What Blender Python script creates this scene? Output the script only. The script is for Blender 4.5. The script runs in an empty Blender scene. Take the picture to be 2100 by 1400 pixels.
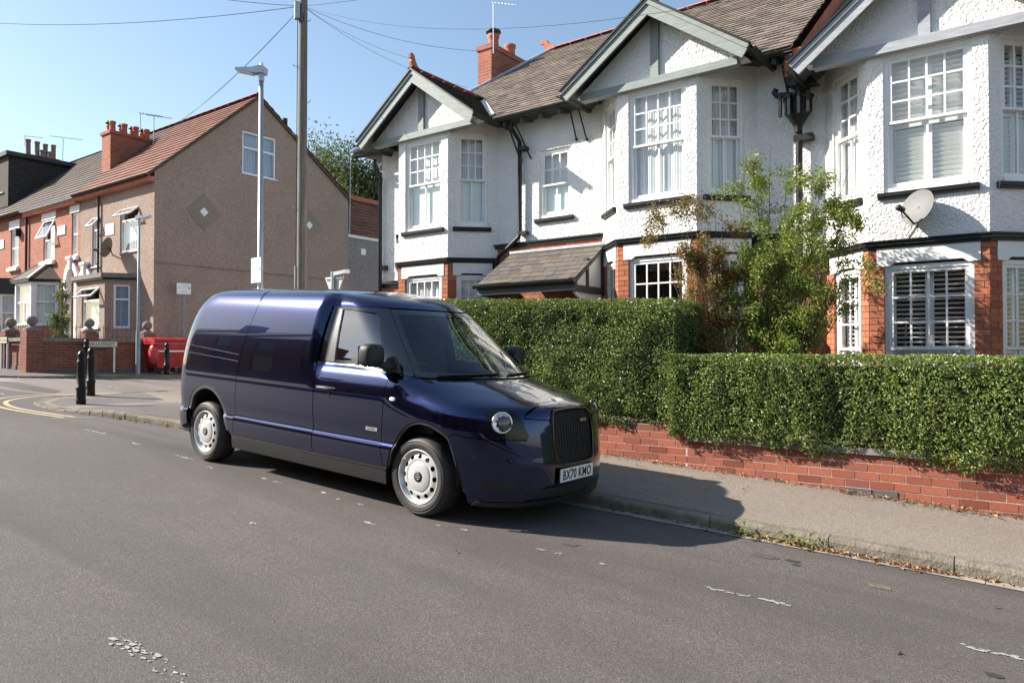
import bpy, bmesh, math, random
import numpy as np
from mathutils import Vector, Matrix, Quaternion
from mathutils.geometry import delaunay_2d_cdt
random.seed(7); RNG=np.random.default_rng(11)
SC=bpy.context.scene; COL=SC.collection
R=math.radians
# ---------------------------------------------------------------- camera
# X runs along the street, Y away from the camera across it, Z up; camera at the origin
F_PX=1490.; PITCH=R(.95); YAW=R(36.7)
cd=bpy.data.cameras.new('camera'); cam=bpy.data.objects.new('camera',cd); COL.objects.link(cam)
cd.sensor_width=36; cd.lens=36*F_PX/2100; cd.clip_start=.1; cd.clip_end=3000
cam.rotation_euler=(R(90)+PITCH,0,YAW); SC.camera=cam
# ---------------------------------------------------------------- sky, sun, exposure
SUN_EL=R(34); SUN_AZ=R(29)       # the light travels towards +X and +Y, 29 deg off the street line
w=bpy.data.worlds.new('World'); SC.world=w; w.use_nodes=True
nt=w.node_tree; sky=nt.nodes.new('ShaderNodeTexSky'); sky.sky_type='NISHITA'; sky.sun_disc=False
sky.sun_elevation=SUN_EL; sky.altitude=100; sky.air_density=1.3; sky.dust_density=.8; sky.ozone_density=1.5
sdir=Vector((-math.cos(SUN_AZ)*math.cos(SUN_EL),-math.sin(SUN_AZ)*math.cos(SUN_EL),math.sin(SUN_EL)))
sky.sun_rotation=math.atan2(sdir.x,sdir.y)
bg=nt.nodes['Background']; bg.inputs['Strength'].default_value=.09
nt.links.new(sky.outputs[0],bg.inputs[0])
ld=bpy.data.lights.new('sun','SUN'); ld.energy=5.0; ld.angle=R(.53); ld.color=(1,.925,.83)
sun=bpy.data.objects.new('sun',ld); COL.objects.link(sun); sun.location=(-20,-10,30)
sun.rotation_euler=(-sdir).to_track_quat('-Z','Y').to_euler()
SC.view_settings.view_transform='Standard'; SC.view_settings.look='None'
SC.view_settings.exposure=1.1; SC.view_settings.gamma=1; SC.view_settings.use_curve_mapping=False
# ---------------------------------------------------------------- photo pixel -> direction (distance comes from planes)
_fw=np.array([-math.sin(YAW)*math.cos(PITCH),math.cos(YAW)*math.cos(PITCH),math.sin(PITCH)])
_rt=np.array([math.cos(YAW),math.sin(YAW),0.]); _up=np.cross(_rt,_fw)
def ray(x,y): return _fw+_rt*(x-1050)/F_PX-_up*(y-700)/F_PX
def onY(x,y,Y): r=ray(x,y); return r*Y/r[1]
def onX(x,y,X): r=ray(x,y); return r*X/r[0]
def atd(x,y,d): return ray(x,y)*d
SL=.051; Z0=-1.624
def sst(t): t=min(max(t,0.),1.); return t*t*(3-2*t)
def gz(x,y):          # the street falls 5 % towards +X; the side street falls gently away from it
    return Z0-SL*max(min(x,60),-70)-.03*max(0,min(y,60)-6.2)*sst((-x-11.5)/4)
def gnd(x,y,dz=0.):
    r=ray(x,y); t=(Z0+dz)/(r[2]+SL*r[0])
    for _ in range(12): p=r*t; t=(gz(p[0],p[1])+dz)/r[2] if abs(r[2])>1e-6 else t
    return r*t
# ================================================================ helpers
def tag(o,label=None,cat=None,group=None,kind=None):
    if label: o['label']=label
    if cat: o['category']=cat
    if group: o['group']=group
    if kind: o['kind']=kind
    return o
def empty(name,loc=(0,0,0),rot=(0,0,0),label=None,cat=None,group=None,parent=None):
    o=bpy.data.objects.new(name,None); COL.objects.link(o); o.location=loc; o.rotation_euler=rot; o.empty_display_size=.2
    if parent: o.parent=parent
    return tag(o,label,cat,group)
def org(o):
    v=Vector((0,0,0))
    while o: v+=o.location; o=o.parent
    return v
class MB:
    def __init__(s): s.v=[]; s.f=[]; s.m=[]; s.sm=[]
    def add(s,vs,fs,m=0,sm=False):
        b=len(s.v); s.v.extend([tuple(map(float,p)) for p in vs]); s.f.extend([tuple(i+b for i in f) for f in fs]); s.m.extend([m]*len(fs)); s.sm.extend([sm]*len(fs)); return s
    def box(s,x0,x1,y0,y1,z0,z1,m=0):
        return s.add([(x0,y0,z0),(x1,y0,z0),(x1,y1,z0),(x0,y1,z0),(x0,y0,z1),(x1,y0,z1),(x1,y1,z1),(x0,y1,z1)],
            [(0,3,2,1),(4,5,6,7),(0,1,5,4),(1,2,6,5),(2,3,7,6),(3,0,4,7)],m)
    def obox(s,c,ax,ay,az,m=0):   # centre, three half-axis vectors
        c,ax,ay,az=map(Vector,(c,ax,ay,az))
        if ax.cross(ay).dot(az)<0: ax=-ax
        vs=[c+ax*i+ay*j+az*k for k in(-1,1) for j in(-1,1) for i in(-1,1)]
        return s.add(vs,[(0,2,3,1),(4,5,7,6),(0,1,5,4),(1,3,7,5),(3,2,6,7),(2,0,4,6)],m)
    def bar(s,a,b,w,h,up=(0,0,1),m=0):  # rectangular bar a->b
        a,b=Vector(a),Vector(b); d=(b-a); L=d.length; d/=L; u=Vector(up); sd=d.cross(u)
        if sd.length<1e-5: sd=d.cross(Vector((1,0,0)))
        sd.normalize(); u=sd.cross(d)
        return s.obox((a+b)/2,d*L/2,sd*w/2,u*h/2,m)
    def prism(s,poly,ext,m=0):    # 3d polygon extruded by vector ext
        n=len(poly); P=[Vector(p) for p in poly]; e=Vector(ext)
        nrm=Vector((0,0,0))
        for i in range(n): nrm+=P[i].cross(P[(i+1)%n])
        vs=P+[p+e for p in P]; side=[(i,(i+1)%n,n+(i+1)%n,n+i) for i in range(n)]
        fs=[tuple(range(n))[::-1],tuple(range(n,2*n))]+side
        if nrm.dot(e)<0: fs=[f[::-1] for f in fs]
        return s.add(vs,fs,m)
    def tube(s,pts,r,n=8,cap=True,m=0,r2=None):
        P=[Vector(p) for p in pts]; K=len(P); vs=[]; prev=None
        for i,p in enumerate(P):
            d=(P[min(i+1,K-1)]-P[max(i-1,0)]).normalized()
            if prev is None:
                a=d.orthogonal().normalized()
            else: a=(prev-d*prev.dot(d)); a=a.normalized() if a.length>1e-6 else d.orthogonal().normalized()
            prev=a; b=d.cross(a)
            rr=r if r2 is None else r+(r2-r)*i/(K-1)
            if isinstance(r,(list,tuple)): rr=r[i]
            vs+=[p+(a*math.cos(t)+b*math.sin(t))*rr for t in [2*math.pi*k/n for k in range(n)]]
        fs=[(i*n+k,i*n+(k+1)%n,(i+1)*n+(k+1)%n,(i+1)*n+k) for i in range(K-1) for k in range(n)]
        s.add(vs,fs,m,True)
        if cap:
            s.add(vs[:n],[tuple(range(n))[::-1]],m); s.add(vs[-n:],[tuple(range(n))],m)
        return s
    def lathe(s,prof,n=24,o=(0,0,0),ax=(0,0,1),m=0,sm=True,cap=False):   # prof (r,h)
        o=Vector(o); ax=Vector(ax).normalized(); a=ax.orthogonal().normalized(); b=ax.cross(a)
        vs=[o+ax*h+(a*math.cos(t)+b*math.sin(t))*max(r,1e-5) for r,h in prof for t in [2*math.pi*k/n for k in range(n)]]
        fs=[(i*n+k,i*n+(k+1)%n,(i+1)*n+(k+1)%n,(i+1)*n+k) for i in range(len(prof)-1) for k in range(n)]
        s.add(vs,fs,m,sm)
        if cap:
            K=len(prof); s.add(vs[:n],[tuple(range(n))[::-1]],m); s.add(vs[-n:],[tuple(range(n))],m)
        return s
    def quad(s,a,b,c,d,m=0): return s.add([a,b,c,d],[(0,1,2,3)],m)
    def sphere(s,c,r,n=12,k=8,m=0,sz=1.):
        return s.lathe([(r*math.sin(math.pi*i/k),-r*sz*math.cos(math.pi*i/k)) for i in range(k+1)],n,c,m=m)
    def mesh(s,name,mats):
        me=bpy.data.meshes.new(name); me.from_pydata(s.v,[],s.f)
        for mt in (mats if isinstance(mats,(list,tuple)) else [mats]): me.materials.append(mt)
        me.polygons.foreach_set('material_index',s.m); me.polygons.foreach_set('use_smooth',s.sm); me.update(); return me
    def build(s,name,mats,parent=None,local=False,label=None):
        if parent is not None and not local:
            o=org(parent); s.v=[(a-o.x,b-o.y,c-o.z) for a,b,c in s.v]
        ob=bpy.data.objects.new(name,s.mesh(name,mats)); COL.objects.link(ob)
        if parent is not None: ob.parent=parent
        if label: ob['label']=label
        return ob
    def thing(s,name,mats,label,cat,group=None,base=None):
        # one-mesh thing: origin at its base
        V=np.array(s.v); b=base if base is not None else (V[:,0].mean(),V[:,1].mean(),V[:,2].min())
        s.v=[(x-b[0],y-b[1],z-b[2]) for x,y,z in s.v]
        ob=bpy.data.objects.new(name,s.mesh(name,mats)); COL.objects.link(ob); ob.location=b
        return tag(ob,label,cat,group)
def npmesh(name,V,F,mats,parent=None,attr=None,smooth=False,local=False,mi=None):
    me=bpy.data.meshes.new(name); V=np.asarray(V,np.float32); F=np.asarray(F,np.int32); k=F.shape[1]
    if parent is not None and not local: V=V-np.array(org(parent),np.float32)
    me.vertices.add(len(V)); me.vertices.foreach_set('co',V.ravel()); me.loops.add(F.size); me.loops.foreach_set('vertex_index',F.ravel())
    me.polygons.add(len(F)); me.polygons.foreach_set('loop_start',np.arange(0,F.size,k,dtype=np.int32)); 
    try: me.polygons.foreach_set('loop_total',np.full(len(F),k,np.int32))
    except Exception: pass
    me.polygons.foreach_set('use_smooth',np.full(len(F),smooth))
    for mt in (mats if isinstance(mats,(list,tuple)) else [mats]): me.materials.append(mt)
    if mi is not None: me.polygons.foreach_set('material_index',np.asarray(mi,np.int32))
    me.update(calc_edges=True)
    if attr is not None:
        for nm,vals in attr.items():
            a=me.attributes.new(nm,'FLOAT','FACE'); a.data.foreach_set('value',np.asarray(vals,np.float32))
    ob=bpy.data.objects.new(name,me); COL.objects.link(ob)
    if parent is not None: ob.parent=parent
    return ob
def inst(src,parent,loc,rot=None,scale=None,name=None):
    c=src.copy(); COL.objects.link(c); c.parent=parent; c.location=loc
    if rot is not None: c.rotation_euler=rot
    if scale is not None: c.scale=scale
    return c
def copy_tree(o,parent=None):
    c=o.copy(); COL.objects.link(c); c.parent=parent
    for ch in list(o.children): copy_tree(ch,c)
    return c
def pip(P,poly):
    P=np.asarray(P); poly=np.asarray(poly); x,y=P[:,0],P[:,1]; r=np.zeros(len(P),bool); j=len(poly)-1
    for i in range(len(poly)):
        xi,yi=poly[i]; xj,yj=poly[j]
        c=((yi>y)!=(yj>y))
        with np.errstate(divide='ignore',invalid='ignore'): c&=x<(xj-xi)*(y-yi)/(yj-yi+1e-30)+xi
        r^=c; j=i
    return r
def dens(poly,step,closed=True):
    out=[]; n=len(poly)
    for i in range(n if closed else n-1):
        a=np.array(poly[i],float); b=np.array(poly[(i+1)%n],float); k=max(1,int(math.ceil(np.linalg.norm((b-a)/np.asarray(step))-1e-9)))
        for t in range(k): out.append(a+(b-a)*t/k)
    if not closed: out.append(np.array(poly[-1],float))
    return np.array(out)
def cdt(bound,step,holes=()):
    # triangulate a 2d region: boundary + interior grid
    bound=np.asarray(bound,float); st=np.broadcast_to(np.asarray(step,float),2)
    lo,hi=bound.min(0),bound.max(0)
    nx=max(1,int(round((hi[0]-lo[0])/st[0]))); ny=max(1,int(round((hi[1]-lo[1])/st[1])))
    gx,gy=np.meshgrid(np.linspace(lo[0],hi[0],nx+1),np.linspace(lo[1],hi[1],ny+1)); G=np.stack([gx.ravel(),gy.ravel()],1)
    k=pip(G,bound)
    rings=[bound]+[np.asarray(h,float) for h in holes]
    for h in rings[1:]: k&=~pip(G,h)
    G=G[k]
    if len(G):
        allb=np.concatenate(rings); d=np.min(np.hypot((G[:,None,0]-allb[None,:,0])/st[0],(G[:,None,1]-allb[None,:,1])/st[1]),axis=1); G=G[d>.45]
    vs=[]; es=[]
    for r in rings:
        b=len(vs); n=len(r); vs+=[Vector((p[0],p[1])) for p in r]; es+=[(b+i,b+(i+1)%n) for i in range(n)]
    nb=len(vs); vs+=[Vector((p[0],p[1])) for p in G]
    ov,oe,of,_,_,_=delaunay_2d_cdt(vs,es,[],0,1e-7)
    V=np.array([[p.x,p.y] for p in ov]); Fc=np.array([f for f in of if len(f)==3])
    C=V[Fc].mean(1); k=pip(C,bound)
    for h in rings[1:]: k&=~pip(C,h)
    Fc=Fc[k]
    a,b,c=V[Fc[:,0]],V[Fc[:,1]],V[Fc[:,2]]; ar=(b[:,0]-a[:,0])*(c[:,1]-a[:,1])-(b[:,1]-a[:,1])*(c[:,0]-a[:,0])
    Fc=Fc[np.abs(ar)>1e-10]; ar=ar[np.abs(ar)>1e-10]
    Fc[ar<0]=Fc[ar<0][:,::-1]
    return V,Fc,nb
def text(name,body,size,mat,parent,mtx,ext=.001,sx=1.,off=0.,space=1.):
    cu=bpy.data.curves.new(name,'FONT'); cu.body=body; cu.size=size; cu.extrude=ext; cu.align_x='CENTER'; cu.align_y='CENTER'; cu.offset=off; cu.space_character=space; cu.resolution_u=3
    t=bpy.data.objects.new(name,cu); COL.objects.link(t); bpy.context.view_layer.update()
    me=bpy.data.meshes.new_from_object(t.evaluated_get(bpy.context.evaluated_depsgraph_get())); bpy.data.objects.remove(t)
    me.materials.clear(); me.materials.append(mat)
    V=np.zeros(len(me.vertices)*3,np.float32); me.vertices.foreach_get('co',V); V=V.reshape(-1,3); V[:,0]*=sx; V[:,:2]-=(V[:,:2].min(0)+V[:,:2].max(0))/2
    M=np.array(mtx); V=V@M[:3,:3].T+M[:3,3]; me.vertices.foreach_set('co',V.astype(np.float32).ravel()); me.update()
    o=bpy.data.objects.new(name,me); COL.objects.link(o); o.parent=parent; return o
def frame(o,x,z):   # matrix with columns x (right), y (up=z arg), normal
    x=Vector(x).normalized(); z=Vector(z).normalized(); n=x.cross(z).normalized(); z=n.cross(x)
    return Matrix(((x.x,z.x,n.x,o[0]),(x.y,z.y,n.y,o[1]),(x.z,z.z,n.z,o[2]),(0,0,0,1)))
# ---------------------------------------------------------------- materials
class NT:
    def __init__(s,name):
        s.m=bpy.data.materials.new(name); s.m.use_nodes=True; s.t=s.m.node_tree; s.p=s.t.nodes['Principled BSDF']; s.out=s.t.nodes['Material Output']
        s._tc=None
    def n(s,ty,**kw):
        nd=s.t.nodes.new('ShaderNode'+ty)
        for k,v in kw.items():
            if hasattr(nd,k) and k not in nd.inputs: setattr(nd,k,v)
            else: nd.inputs[k].default_value=v
        return nd
    def l(s,a,b): s.t.links.new(a,b)
    def obj(s):
        if not s._tc: s._tc=s.t.nodes.new('ShaderNodeTexCoord')
        return s._tc.outputs['Object']
    def mapped(s,scale=(1,1,1),rot=(0,0,0)):
        m=s.n('Mapping'); m.inputs['Scale'].default_value=scale; m.inputs['Rotation'].default_value=rot; s.l(s.obj(),m.inputs['Vector']); return m.outputs[0]
    def noise(s,scale,detail=4,rough=.55,vec=None,dist=0.):
        nd=s.n('TexNoise'); nd.inputs['Scale'].default_value=scale; nd.inputs['Detail'].default_value=detail; nd.inputs['Roughness'].default_value=rough; nd.inputs['Distortion'].default_value=dist
        s.l(vec if vec is not None else s.obj(),nd.inputs['Vector']); return nd.outputs['Fac']
    def voro(s,scale,feature='F1',out='Distance',vec=None,rnd=1.):
        nd=s.n('TexVoronoi'); nd.feature=feature; nd.inputs['Scale'].default_value=scale; nd.inputs['Randomness'].default_value=rnd
        s.l(vec if vec is not None else s.obj(),nd.inputs['Vector']); return nd.outputs[out]
    def ramp(s,fac,stops,interp='LINEAR'):
        nd=s.n('ValToRGB'); nd.color_ramp.interpolation=interp; e=nd.color_ramp.elements
        while len(e)<len(stops): e.new(.5)
        for el,(p,c) in zip(e,stops): el.position=p; el.color=(*c,1) if len(c)==3 else c
        s.l(fac,nd.inputs['Fac']); return nd.outputs['Color']
    def mix(s,fac,a,b,mode='MIX'):
        nd=s.n('Mix'); nd.data_type='RGBA'; nd.blend_type=mode
        for sock,v in ((nd.inputs['Factor'],fac),(nd.inputs['A'],a) if 0 else (nd.inputs[6],a),(nd.inputs[7],b)):
            if isinstance(v,(int,float)): sock.default_value=v
            elif isinstance(v,tuple): sock.default_value=(*v,1) if len(v)==3 else v
            else: s.l(v,sock)
        return nd.outputs[2]
    def math(s,op,a,b=0.):
        nd=s.n('Math'); nd.operation=op
        for sock,v in ((nd.inputs[0],a),(nd.inputs[1],b)):
            if isinstance(v,(int,float)): sock.default_value=v
            else: s.l(v,sock)
        return nd.outputs[0]
    def bump(s,h,strength=.5,dist=.01,normal=None):
        nd=s.n('Bump'); nd.inputs['Strength'].default_value=strength; nd.inputs['Distance'].default_value=dist; s.l(h,nd.inputs['Height'])
        if normal is not None: s.l(normal,nd.inputs['Normal'])
        s.l(nd.outputs[0],s.p.inputs['Normal']); return nd.outputs[0]
    def col(s,c):
        if isinstance(c,tuple): s.p.inputs['Base Color'].default_value=(*c,1)
        else: s.l(c,s.p.inputs['Base Color'])
        return s
    def set(s,**kw):
        for k,v in kw.items():
            k={'rough':'Roughness','metal':'Metallic','spec':'Specular IOR Level','coat':'Coat Weight','coatr':'Coat Roughness','trans':'Transmission Weight','ior':'IOR','alpha':'Alpha'}[k]
            if isinstance(v,(int,float)): s.p.inputs[k].default_value=v
            else: s.l(v,s.p.inputs[k])
        return s
def plain(name,c,rough=.5,metal=0.,var=.12,vs=6.,coat=0.,bump=0.,bs=80.,spec=.5):
    t=NT(name); f=t.noise(vs,5)
    lo=tuple(x*(1-var) for x in c); hi=tuple(min(1,x*(1+var)) for x in c)
    t.col(t.ramp(f,[(.3,lo),(.7,hi)])).set(rough=rough,metal=metal,coat=coat,spec=spec)
    if bump: t.bump(t.noise(bs,4),bump,.004)
    return t.m
M={}
def roughcast(name,c,s=1.):
    t=NT(name); n1=t.noise(3*s,5); n2=t.noise(.9,4)
    v=t.voro(31*s,'SMOOTH_F1'); n=t.noise(48*s,3,.6)
    h=t.math('ADD',t.math('MULTIPLY',v,-.9),t.math('MULTIPLY',n,.8))
    col=t.ramp(n1,[(.25,tuple(x*.93 for x in c)),(.7,c)])
    col=t.mix(t.ramp(n2,[(.55,(0,0,0)),(.85,(.10,.10,.10))]),col,tuple(x*.72 for x in c))
    t.col(col).set(rough=.9,spec=.2); t.bump(h,1.,.023); return t.m
M['white_render']=roughcast('white_roughcast_render',(.84,.83,.81))
M['white_paint']=plain('white_gloss_paint',(.80,.79,.78),.35,var=.05)
M['white_smooth']=plain('white_smooth_render',(.79,.785,.775),.7,var=.04,bump=.1)
M['lintel']=plain('lintel_paint',(.74,.73,.70),.7,var=.05,bump=.15)
M['black_paint']=plain('black_gloss_paint',(.013,.013,.013),.42,var=.3,spec=.3)
M['grey_timber']=None
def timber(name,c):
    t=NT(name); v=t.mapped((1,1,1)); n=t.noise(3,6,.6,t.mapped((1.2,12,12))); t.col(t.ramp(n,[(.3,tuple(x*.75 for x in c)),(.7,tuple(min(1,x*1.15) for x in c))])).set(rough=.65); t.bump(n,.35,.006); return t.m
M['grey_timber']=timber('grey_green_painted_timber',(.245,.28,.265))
M['dark_timber']=timber('dark_grey_timber',(.06,.066,.066))  # dark grey timber of eaves, porch frame and doors
M['blue_grey_timber']=timber('blue_grey_painted_timber',(.36,.38,.41))
def brickobj(name,c,var=.35):
    t=NT(name); oi=t.n('ObjectInfo'); n=t.noise(9,5,.6); n2=t.noise(60,3)
    base=t.ramp(oi.outputs['Random'],[(0,tuple(x*(1-var) for x in c)),(.2,tuple(x*(1-var*.45) for x in c)),(.5,c),(.8,(c[0]*1.12,c[1]*1.22,c[2]*1.2)),(1,(c[0]*.62,c[1]*.72,c[2]*.95))])
    col=t.mix(t.ramp(n,[(.35,(0,0,0)),(.75,(.55,.55,.55))]),base,tuple(x*.6 for x in c))
    t.col(col).set(rough=.85,spec=.25); t.bump(t.math('ADD',n2,t.math('MULTIPLY',n,.8)),.5,.006); return t.m
M['brick']=brickobj('red_brick',(.335,.105,.067),.5)
M['brick2']=brickobj('orange_house_brick',(.46,.165,.09),.25)
M['mortar']=plain('mortar',(.46,.40,.33),.95,var=.3,vs=30,bump=.5,bs=120)
M['mortar2']=plain('house_mortar',(.30,.17,.12),.95,var=.2,vs=30,bump=.4,bs=120)
M['blue_brick']=plain('blue_engineering_brick',(.09,.09,.10),.7,var=.3,vs=20,bump=.3)
def brickwall(name,c1,c2,mort,scale=1.):
    t=NT(name); tc=t.obj(); sp=t.n('SeparateXYZ'); t.l(tc,sp.inputs[0]); ad=t.math('ADD',sp.outputs[0],sp.outputs[1]); cb=t.n('CombineXYZ'); t.l(ad,cb.inputs[0]); t.l(sp.outputs[2],cb.inputs[1])
    b=t.n('TexBrick'); t.l(cb.outputs[0],b.inputs['Vector']); b.inputs['Scale'].default_value=1.; b.inputs['Brick Width'].default_value=.235; b.inputs['Row Height'].default_value=.08; b.inputs['Mortar Size'].default_value=.007
    b.inputs['Color1'].default_value=(*c1,1); b.inputs['Color2'].default_value=(*c2,1); b.inputs['Mortar'].default_value=(*mort,1); b.inputs['Bias'].default_value=-.1
    n=t.noise(2.2,5); col=t.mix(t.ramp(n,[(.4,(0,0,0)),(.8,(.5,.5,.5))]),b.outputs['Color'],tuple(x*.55 for x in c1))
    t.col(col).set(rough=.88,spec=.25); nb=t.bump(b.outputs['Fac'],.6,-.008); return t.m
M['terrace_brick']=brickwall('terrace_brick',(.44,.145,.085),(.30,.095,.06),(.40,.29,.23))
M['garden_brick']=brickwall('far_garden_brick',(.29,.095,.06),(.15,.06,.045),(.25,.2,.165))
M['side_brick']=brickwall('house_side_brick',(.40,.13,.075),(.28,.085,.055),(.34,.25,.2))
def pebble(name,c,s=1.):
    t=NT(name); oi=t.voro(75*s,'F1','Color'); sp=t.n('SeparateColor'); t.l(oi,sp.inputs[0]); n=t.noise(.8,5); d=t.voro(75*s)
    col=t.ramp(sp.outputs[0],[(0,tuple(x*.35 for x in c)),(.3,tuple(x*.8 for x in c)),(.65,c),(.92,tuple(min(1,x*1.35) for x in c)),(1,tuple(min(1,x*2.) for x in c))])
    col=t.mix(t.ramp(n,[(.35,(0,0,0)),(.75,(.35,.35,.35))]),col,tuple(x*.6 for x in c))
    t.col(col).set(rough=.9,spec=.2); t.bump(d,.8,-.012); return t.m
M['pebble']=pebble('brown_pebbledash',(.40,.30,.245))
M['pebble_grey']=pebble('grey_pebbledash',(.33,.29,.28))
M['pebble_patch']=pebble('smooth_patch_render',(.345,.28,.225),3)
def slate(name,c,var=.4):
    t=NT(name); a=t.n('Attribute'); a.attribute_name='rnd'; n=t.noise(7,5); n3=t.noise(1.1,4)
    base=t.ramp(a.outputs['Fac'],[(0,tuple(x*(1-var) for x in c)),(.5,c),(1,tuple(x*(1+var) for x in c))])
    col=t.mix(t.ramp(n,[(.4,(0,0,0)),(.75,(.6,.6,.6))]),base,(c[0]*1.25,c[1]*1.15,c[2]*.85))
    col=t.mix(t.ramp(n3,[(.5,(0,0,0)),(.8,(.4,.4,.4))]),col,tuple(x*.55 for x in c))
    t.col(col).set(rough=.8,spec=.3); t.bump(t.noise(40,4),.35,.006); return t.m
M['slate']=slate('brown_grey_slate',(.163,.136,.115))
M['slate_dark_shaded']=slate('dark_shaded_slate',(.062,.056,.054))  # shade of the gable slopes put into the colour; also the dark dormer
M['clay_tile']=slate('clay_roof_tile',(.19,.085,.06),.3)
M['grey_tile']=slate('weathered_roof_tile',(.105,.085,.07),.3)
M['shingle']=brickobj('porch_shingle',(.135,.115,.095),.3)
M['ridge']=plain('terracotta_ridge',(.43,.155,.09),.85,var=.3,vs=8,bump=.3)
M['pot']=plain('chimney_pot',(.42,.14,.075),.85,var=.25,vs=6,bump=.2)
M['pot_grey']=plain('weathered_pot',(.23,.17,.13),.9,var=.3,vs=6)
M['lead']=plain('lead_flashing',(.40,.42,.45),.5,metal=.3,var=.2)
M['mortar_white']=plain('cement_fillet',(.62,.60,.56),.9,var=.2)
M['upvc']=plain('white_plastic',(.80,.80,.80),.3,var=.03)
M['curtain']=None
def curtain(name,c,sc=9.):
    t=NT(name); n=t.n('TexWave'); n.inputs['Scale'].default_value=sc; n.inputs['Distortion'].default_value=1.5; n.inputs['Detail'].default_value=2; t.l(t.mapped((1,1,.05)),n.inputs['Vector'])
    t.col(t.ramp(n.outputs['Fac'],[(0,tuple(x*.78 for x in c)),(1,c)])).set(rough=.95); t.bump(n.outputs['Fac'],.6,.02); return t.m
M['curtain']=curtain('net_curtain',(.86,.87,.86)); M['curtain_cream']=curtain('cream_curtain',(.66,.60,.46),7); M['curtain_blue']=curtain('pale_blue_curtain',(.34,.42,.55),8)
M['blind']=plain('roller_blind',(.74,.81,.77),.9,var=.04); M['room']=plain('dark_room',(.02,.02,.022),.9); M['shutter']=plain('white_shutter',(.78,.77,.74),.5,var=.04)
def glass(name,tint=(.97,.98,.98),refl=1.,a=.0,k=1.6):
    t=NT(name); nt=t.t; g=t.n('BsdfGlossy'); g.inputs['Roughness'].default_value=.015; g.inputs['Color'].default_value=(refl,refl,refl,1); tr=t.n('BsdfTransparent'); tr.inputs['Color'].default_value=(*tint,1)
    fr=t.n('Fresnel'); fr.inputs['IOR'].default_value=1.5; gm=t.n('NewGeometry'); f=t.math('MULTIPLY',t.math('ADD',t.math('MULTIPLY',fr.outputs[0],k),a),t.math('SUBTRACT',1.,gm.outputs['Backfacing'])); mx=t.n('MixShader'); t.l(f,mx.inputs[0]); t.l(tr.outputs[0],mx.inputs[1]); t.l(g.outputs[0],mx.inputs[2]); t.l(mx.outputs[0],t.out.inputs['Surface']); return t.m
M['glass']=glass('window_glass'); M['glass_van']=glass('van_side_glass',(.55,.66,.62),1.,.06,2.2); M['glass_ws']=glass('van_windscreen_glass',(.80,.88,.84),1.,.0,1.5)
def asphalt(name,c,var=1.,sheen=.6):
    t=NT(name); n1=t.noise(.35,6,.6); n2=t.noise(220,2,.7); v=t.voro(125,'F1','Color'); sp=t.n('SeparateColor'); t.l(v,sp.inputs[0])
    n4=t.noise(.55,5,.55,t.mapped((.16,1.5,1)),.6); n5=t.noise(2.4,5,.65)
    sto=t.ramp(sp.outputs[0],[(0,tuple(x*.58 for x in c)),(.4,c),(.8,tuple(x*1.15 for x in c)),(1,tuple(x*1.8 for x in c))])
    sto=t.mix(t.ramp(n5,[(.42,(0,0,0)),(.72,(.5*var,)*3)]),sto,tuple(x*.8 for x in c))
    col=t.mix(t.ramp(n1,[(.35,(0,0,0)),(.7,(.55*var,)*3)]),sto,(c[0]*.78,c[1]*.80,c[2]*.86))
    col=t.mix(t.ramp(n4,[(.50,(0,0,0)),(.68,(.85*var,)*3)]),col,tuple(x*.60 for x in c))
    t.col(col).set(rough=.82,spec=.35); t.bump(t.math('ADD',n2,t.voro(105)),.4,.005); return t.m

def stone(name,c):
    t=NT(name); oi=t.n('ObjectInfo'); n=t.noise(7,6,.65); n2=t.noise(45,4,.6); n3=t.noise(1.3,4)
    col=t.ramp(n,[(.3,tuple(x*.55 for x in c)),(.55,c),(.8,tuple(x*1.3 for x in c))]); col=t.mix(t.ramp(n3,[(.45,(0,0,0)),(.7,(.6,.6,.6))]),col,(c[0]*.75,c[1]*.82,c[2]*.62)); col=t.mix(t.ramp(oi.outputs['Random'],[(0,(.35,.35,.35)),(.6,(0,0,0))]),col,tuple(x*.6 for x in c))
    t.col(col).set(rough=.92,spec=.2); t.bump(t.math('ADD',n2,t.math('MULTIPLY',n,2.)),.9,.012); return t.m
M['side_road']=asphalt('side_road_asphalt',(.20,.172,.152),.6)
M['asphalt']=asphalt('road_asphalt',(.113,.099,.090)); M['footway']=asphalt('footway_asphalt',(.238,.202,.164),.6)
M['footway_dark']=asphalt('footway_patch',(.145,.130,.118),.6)
M['kerb']=stone('kerb_stone',(.235,.21,.165)); M['channel']=plain('channel_block',(.30,.255,.215),.9,var=.3,vs=6,bump=.4,bs=70)
M['white_line']=plain('worn_white_line',(.34,.325,.305),.9,var=.3,vs=40); M['yellow_line']=plain('worn_yellow_line',(.47,.375,.22),.85,var=.3,vs=12)
M['soil']=plain('garden_soil',(.09,.07,.05),.95,var=.3); M['grassy']=plain('ground_cover',(.10,.10,.06),.95,var=.3)
M['galv']=plain('galvanised_steel',(.42,.45,.48),.45,metal=.6,var=.15,vs=3); M['grey_steel']=plain('grey_painted_steel',(.22,.26,.29),.5,var=.15)
M['cast_black']=plain('black_bollard_paint',(.010,.010,.010),.45,var=.3,vs=8,bump=.15,spec=.3); M['pipe_black']=plain('black_downpipe',(.013,.013,.014),.42,var=.3,spec=.35)
M['gutter_green']=plain('weathered_gutter',(.07,.075,.06),.5,var=.35)
M['stone_ball']=plain('stone_ball',(.19,.165,.14),.9,var=.3,vs=15,bump=.5); M['coping']=plain('stone_coping',(.20,.18,.16),.9,var=.3,vs=8,bump=.4)
M['iron']=plain('wrought_iron',(.045,.04,.036),.6)
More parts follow.
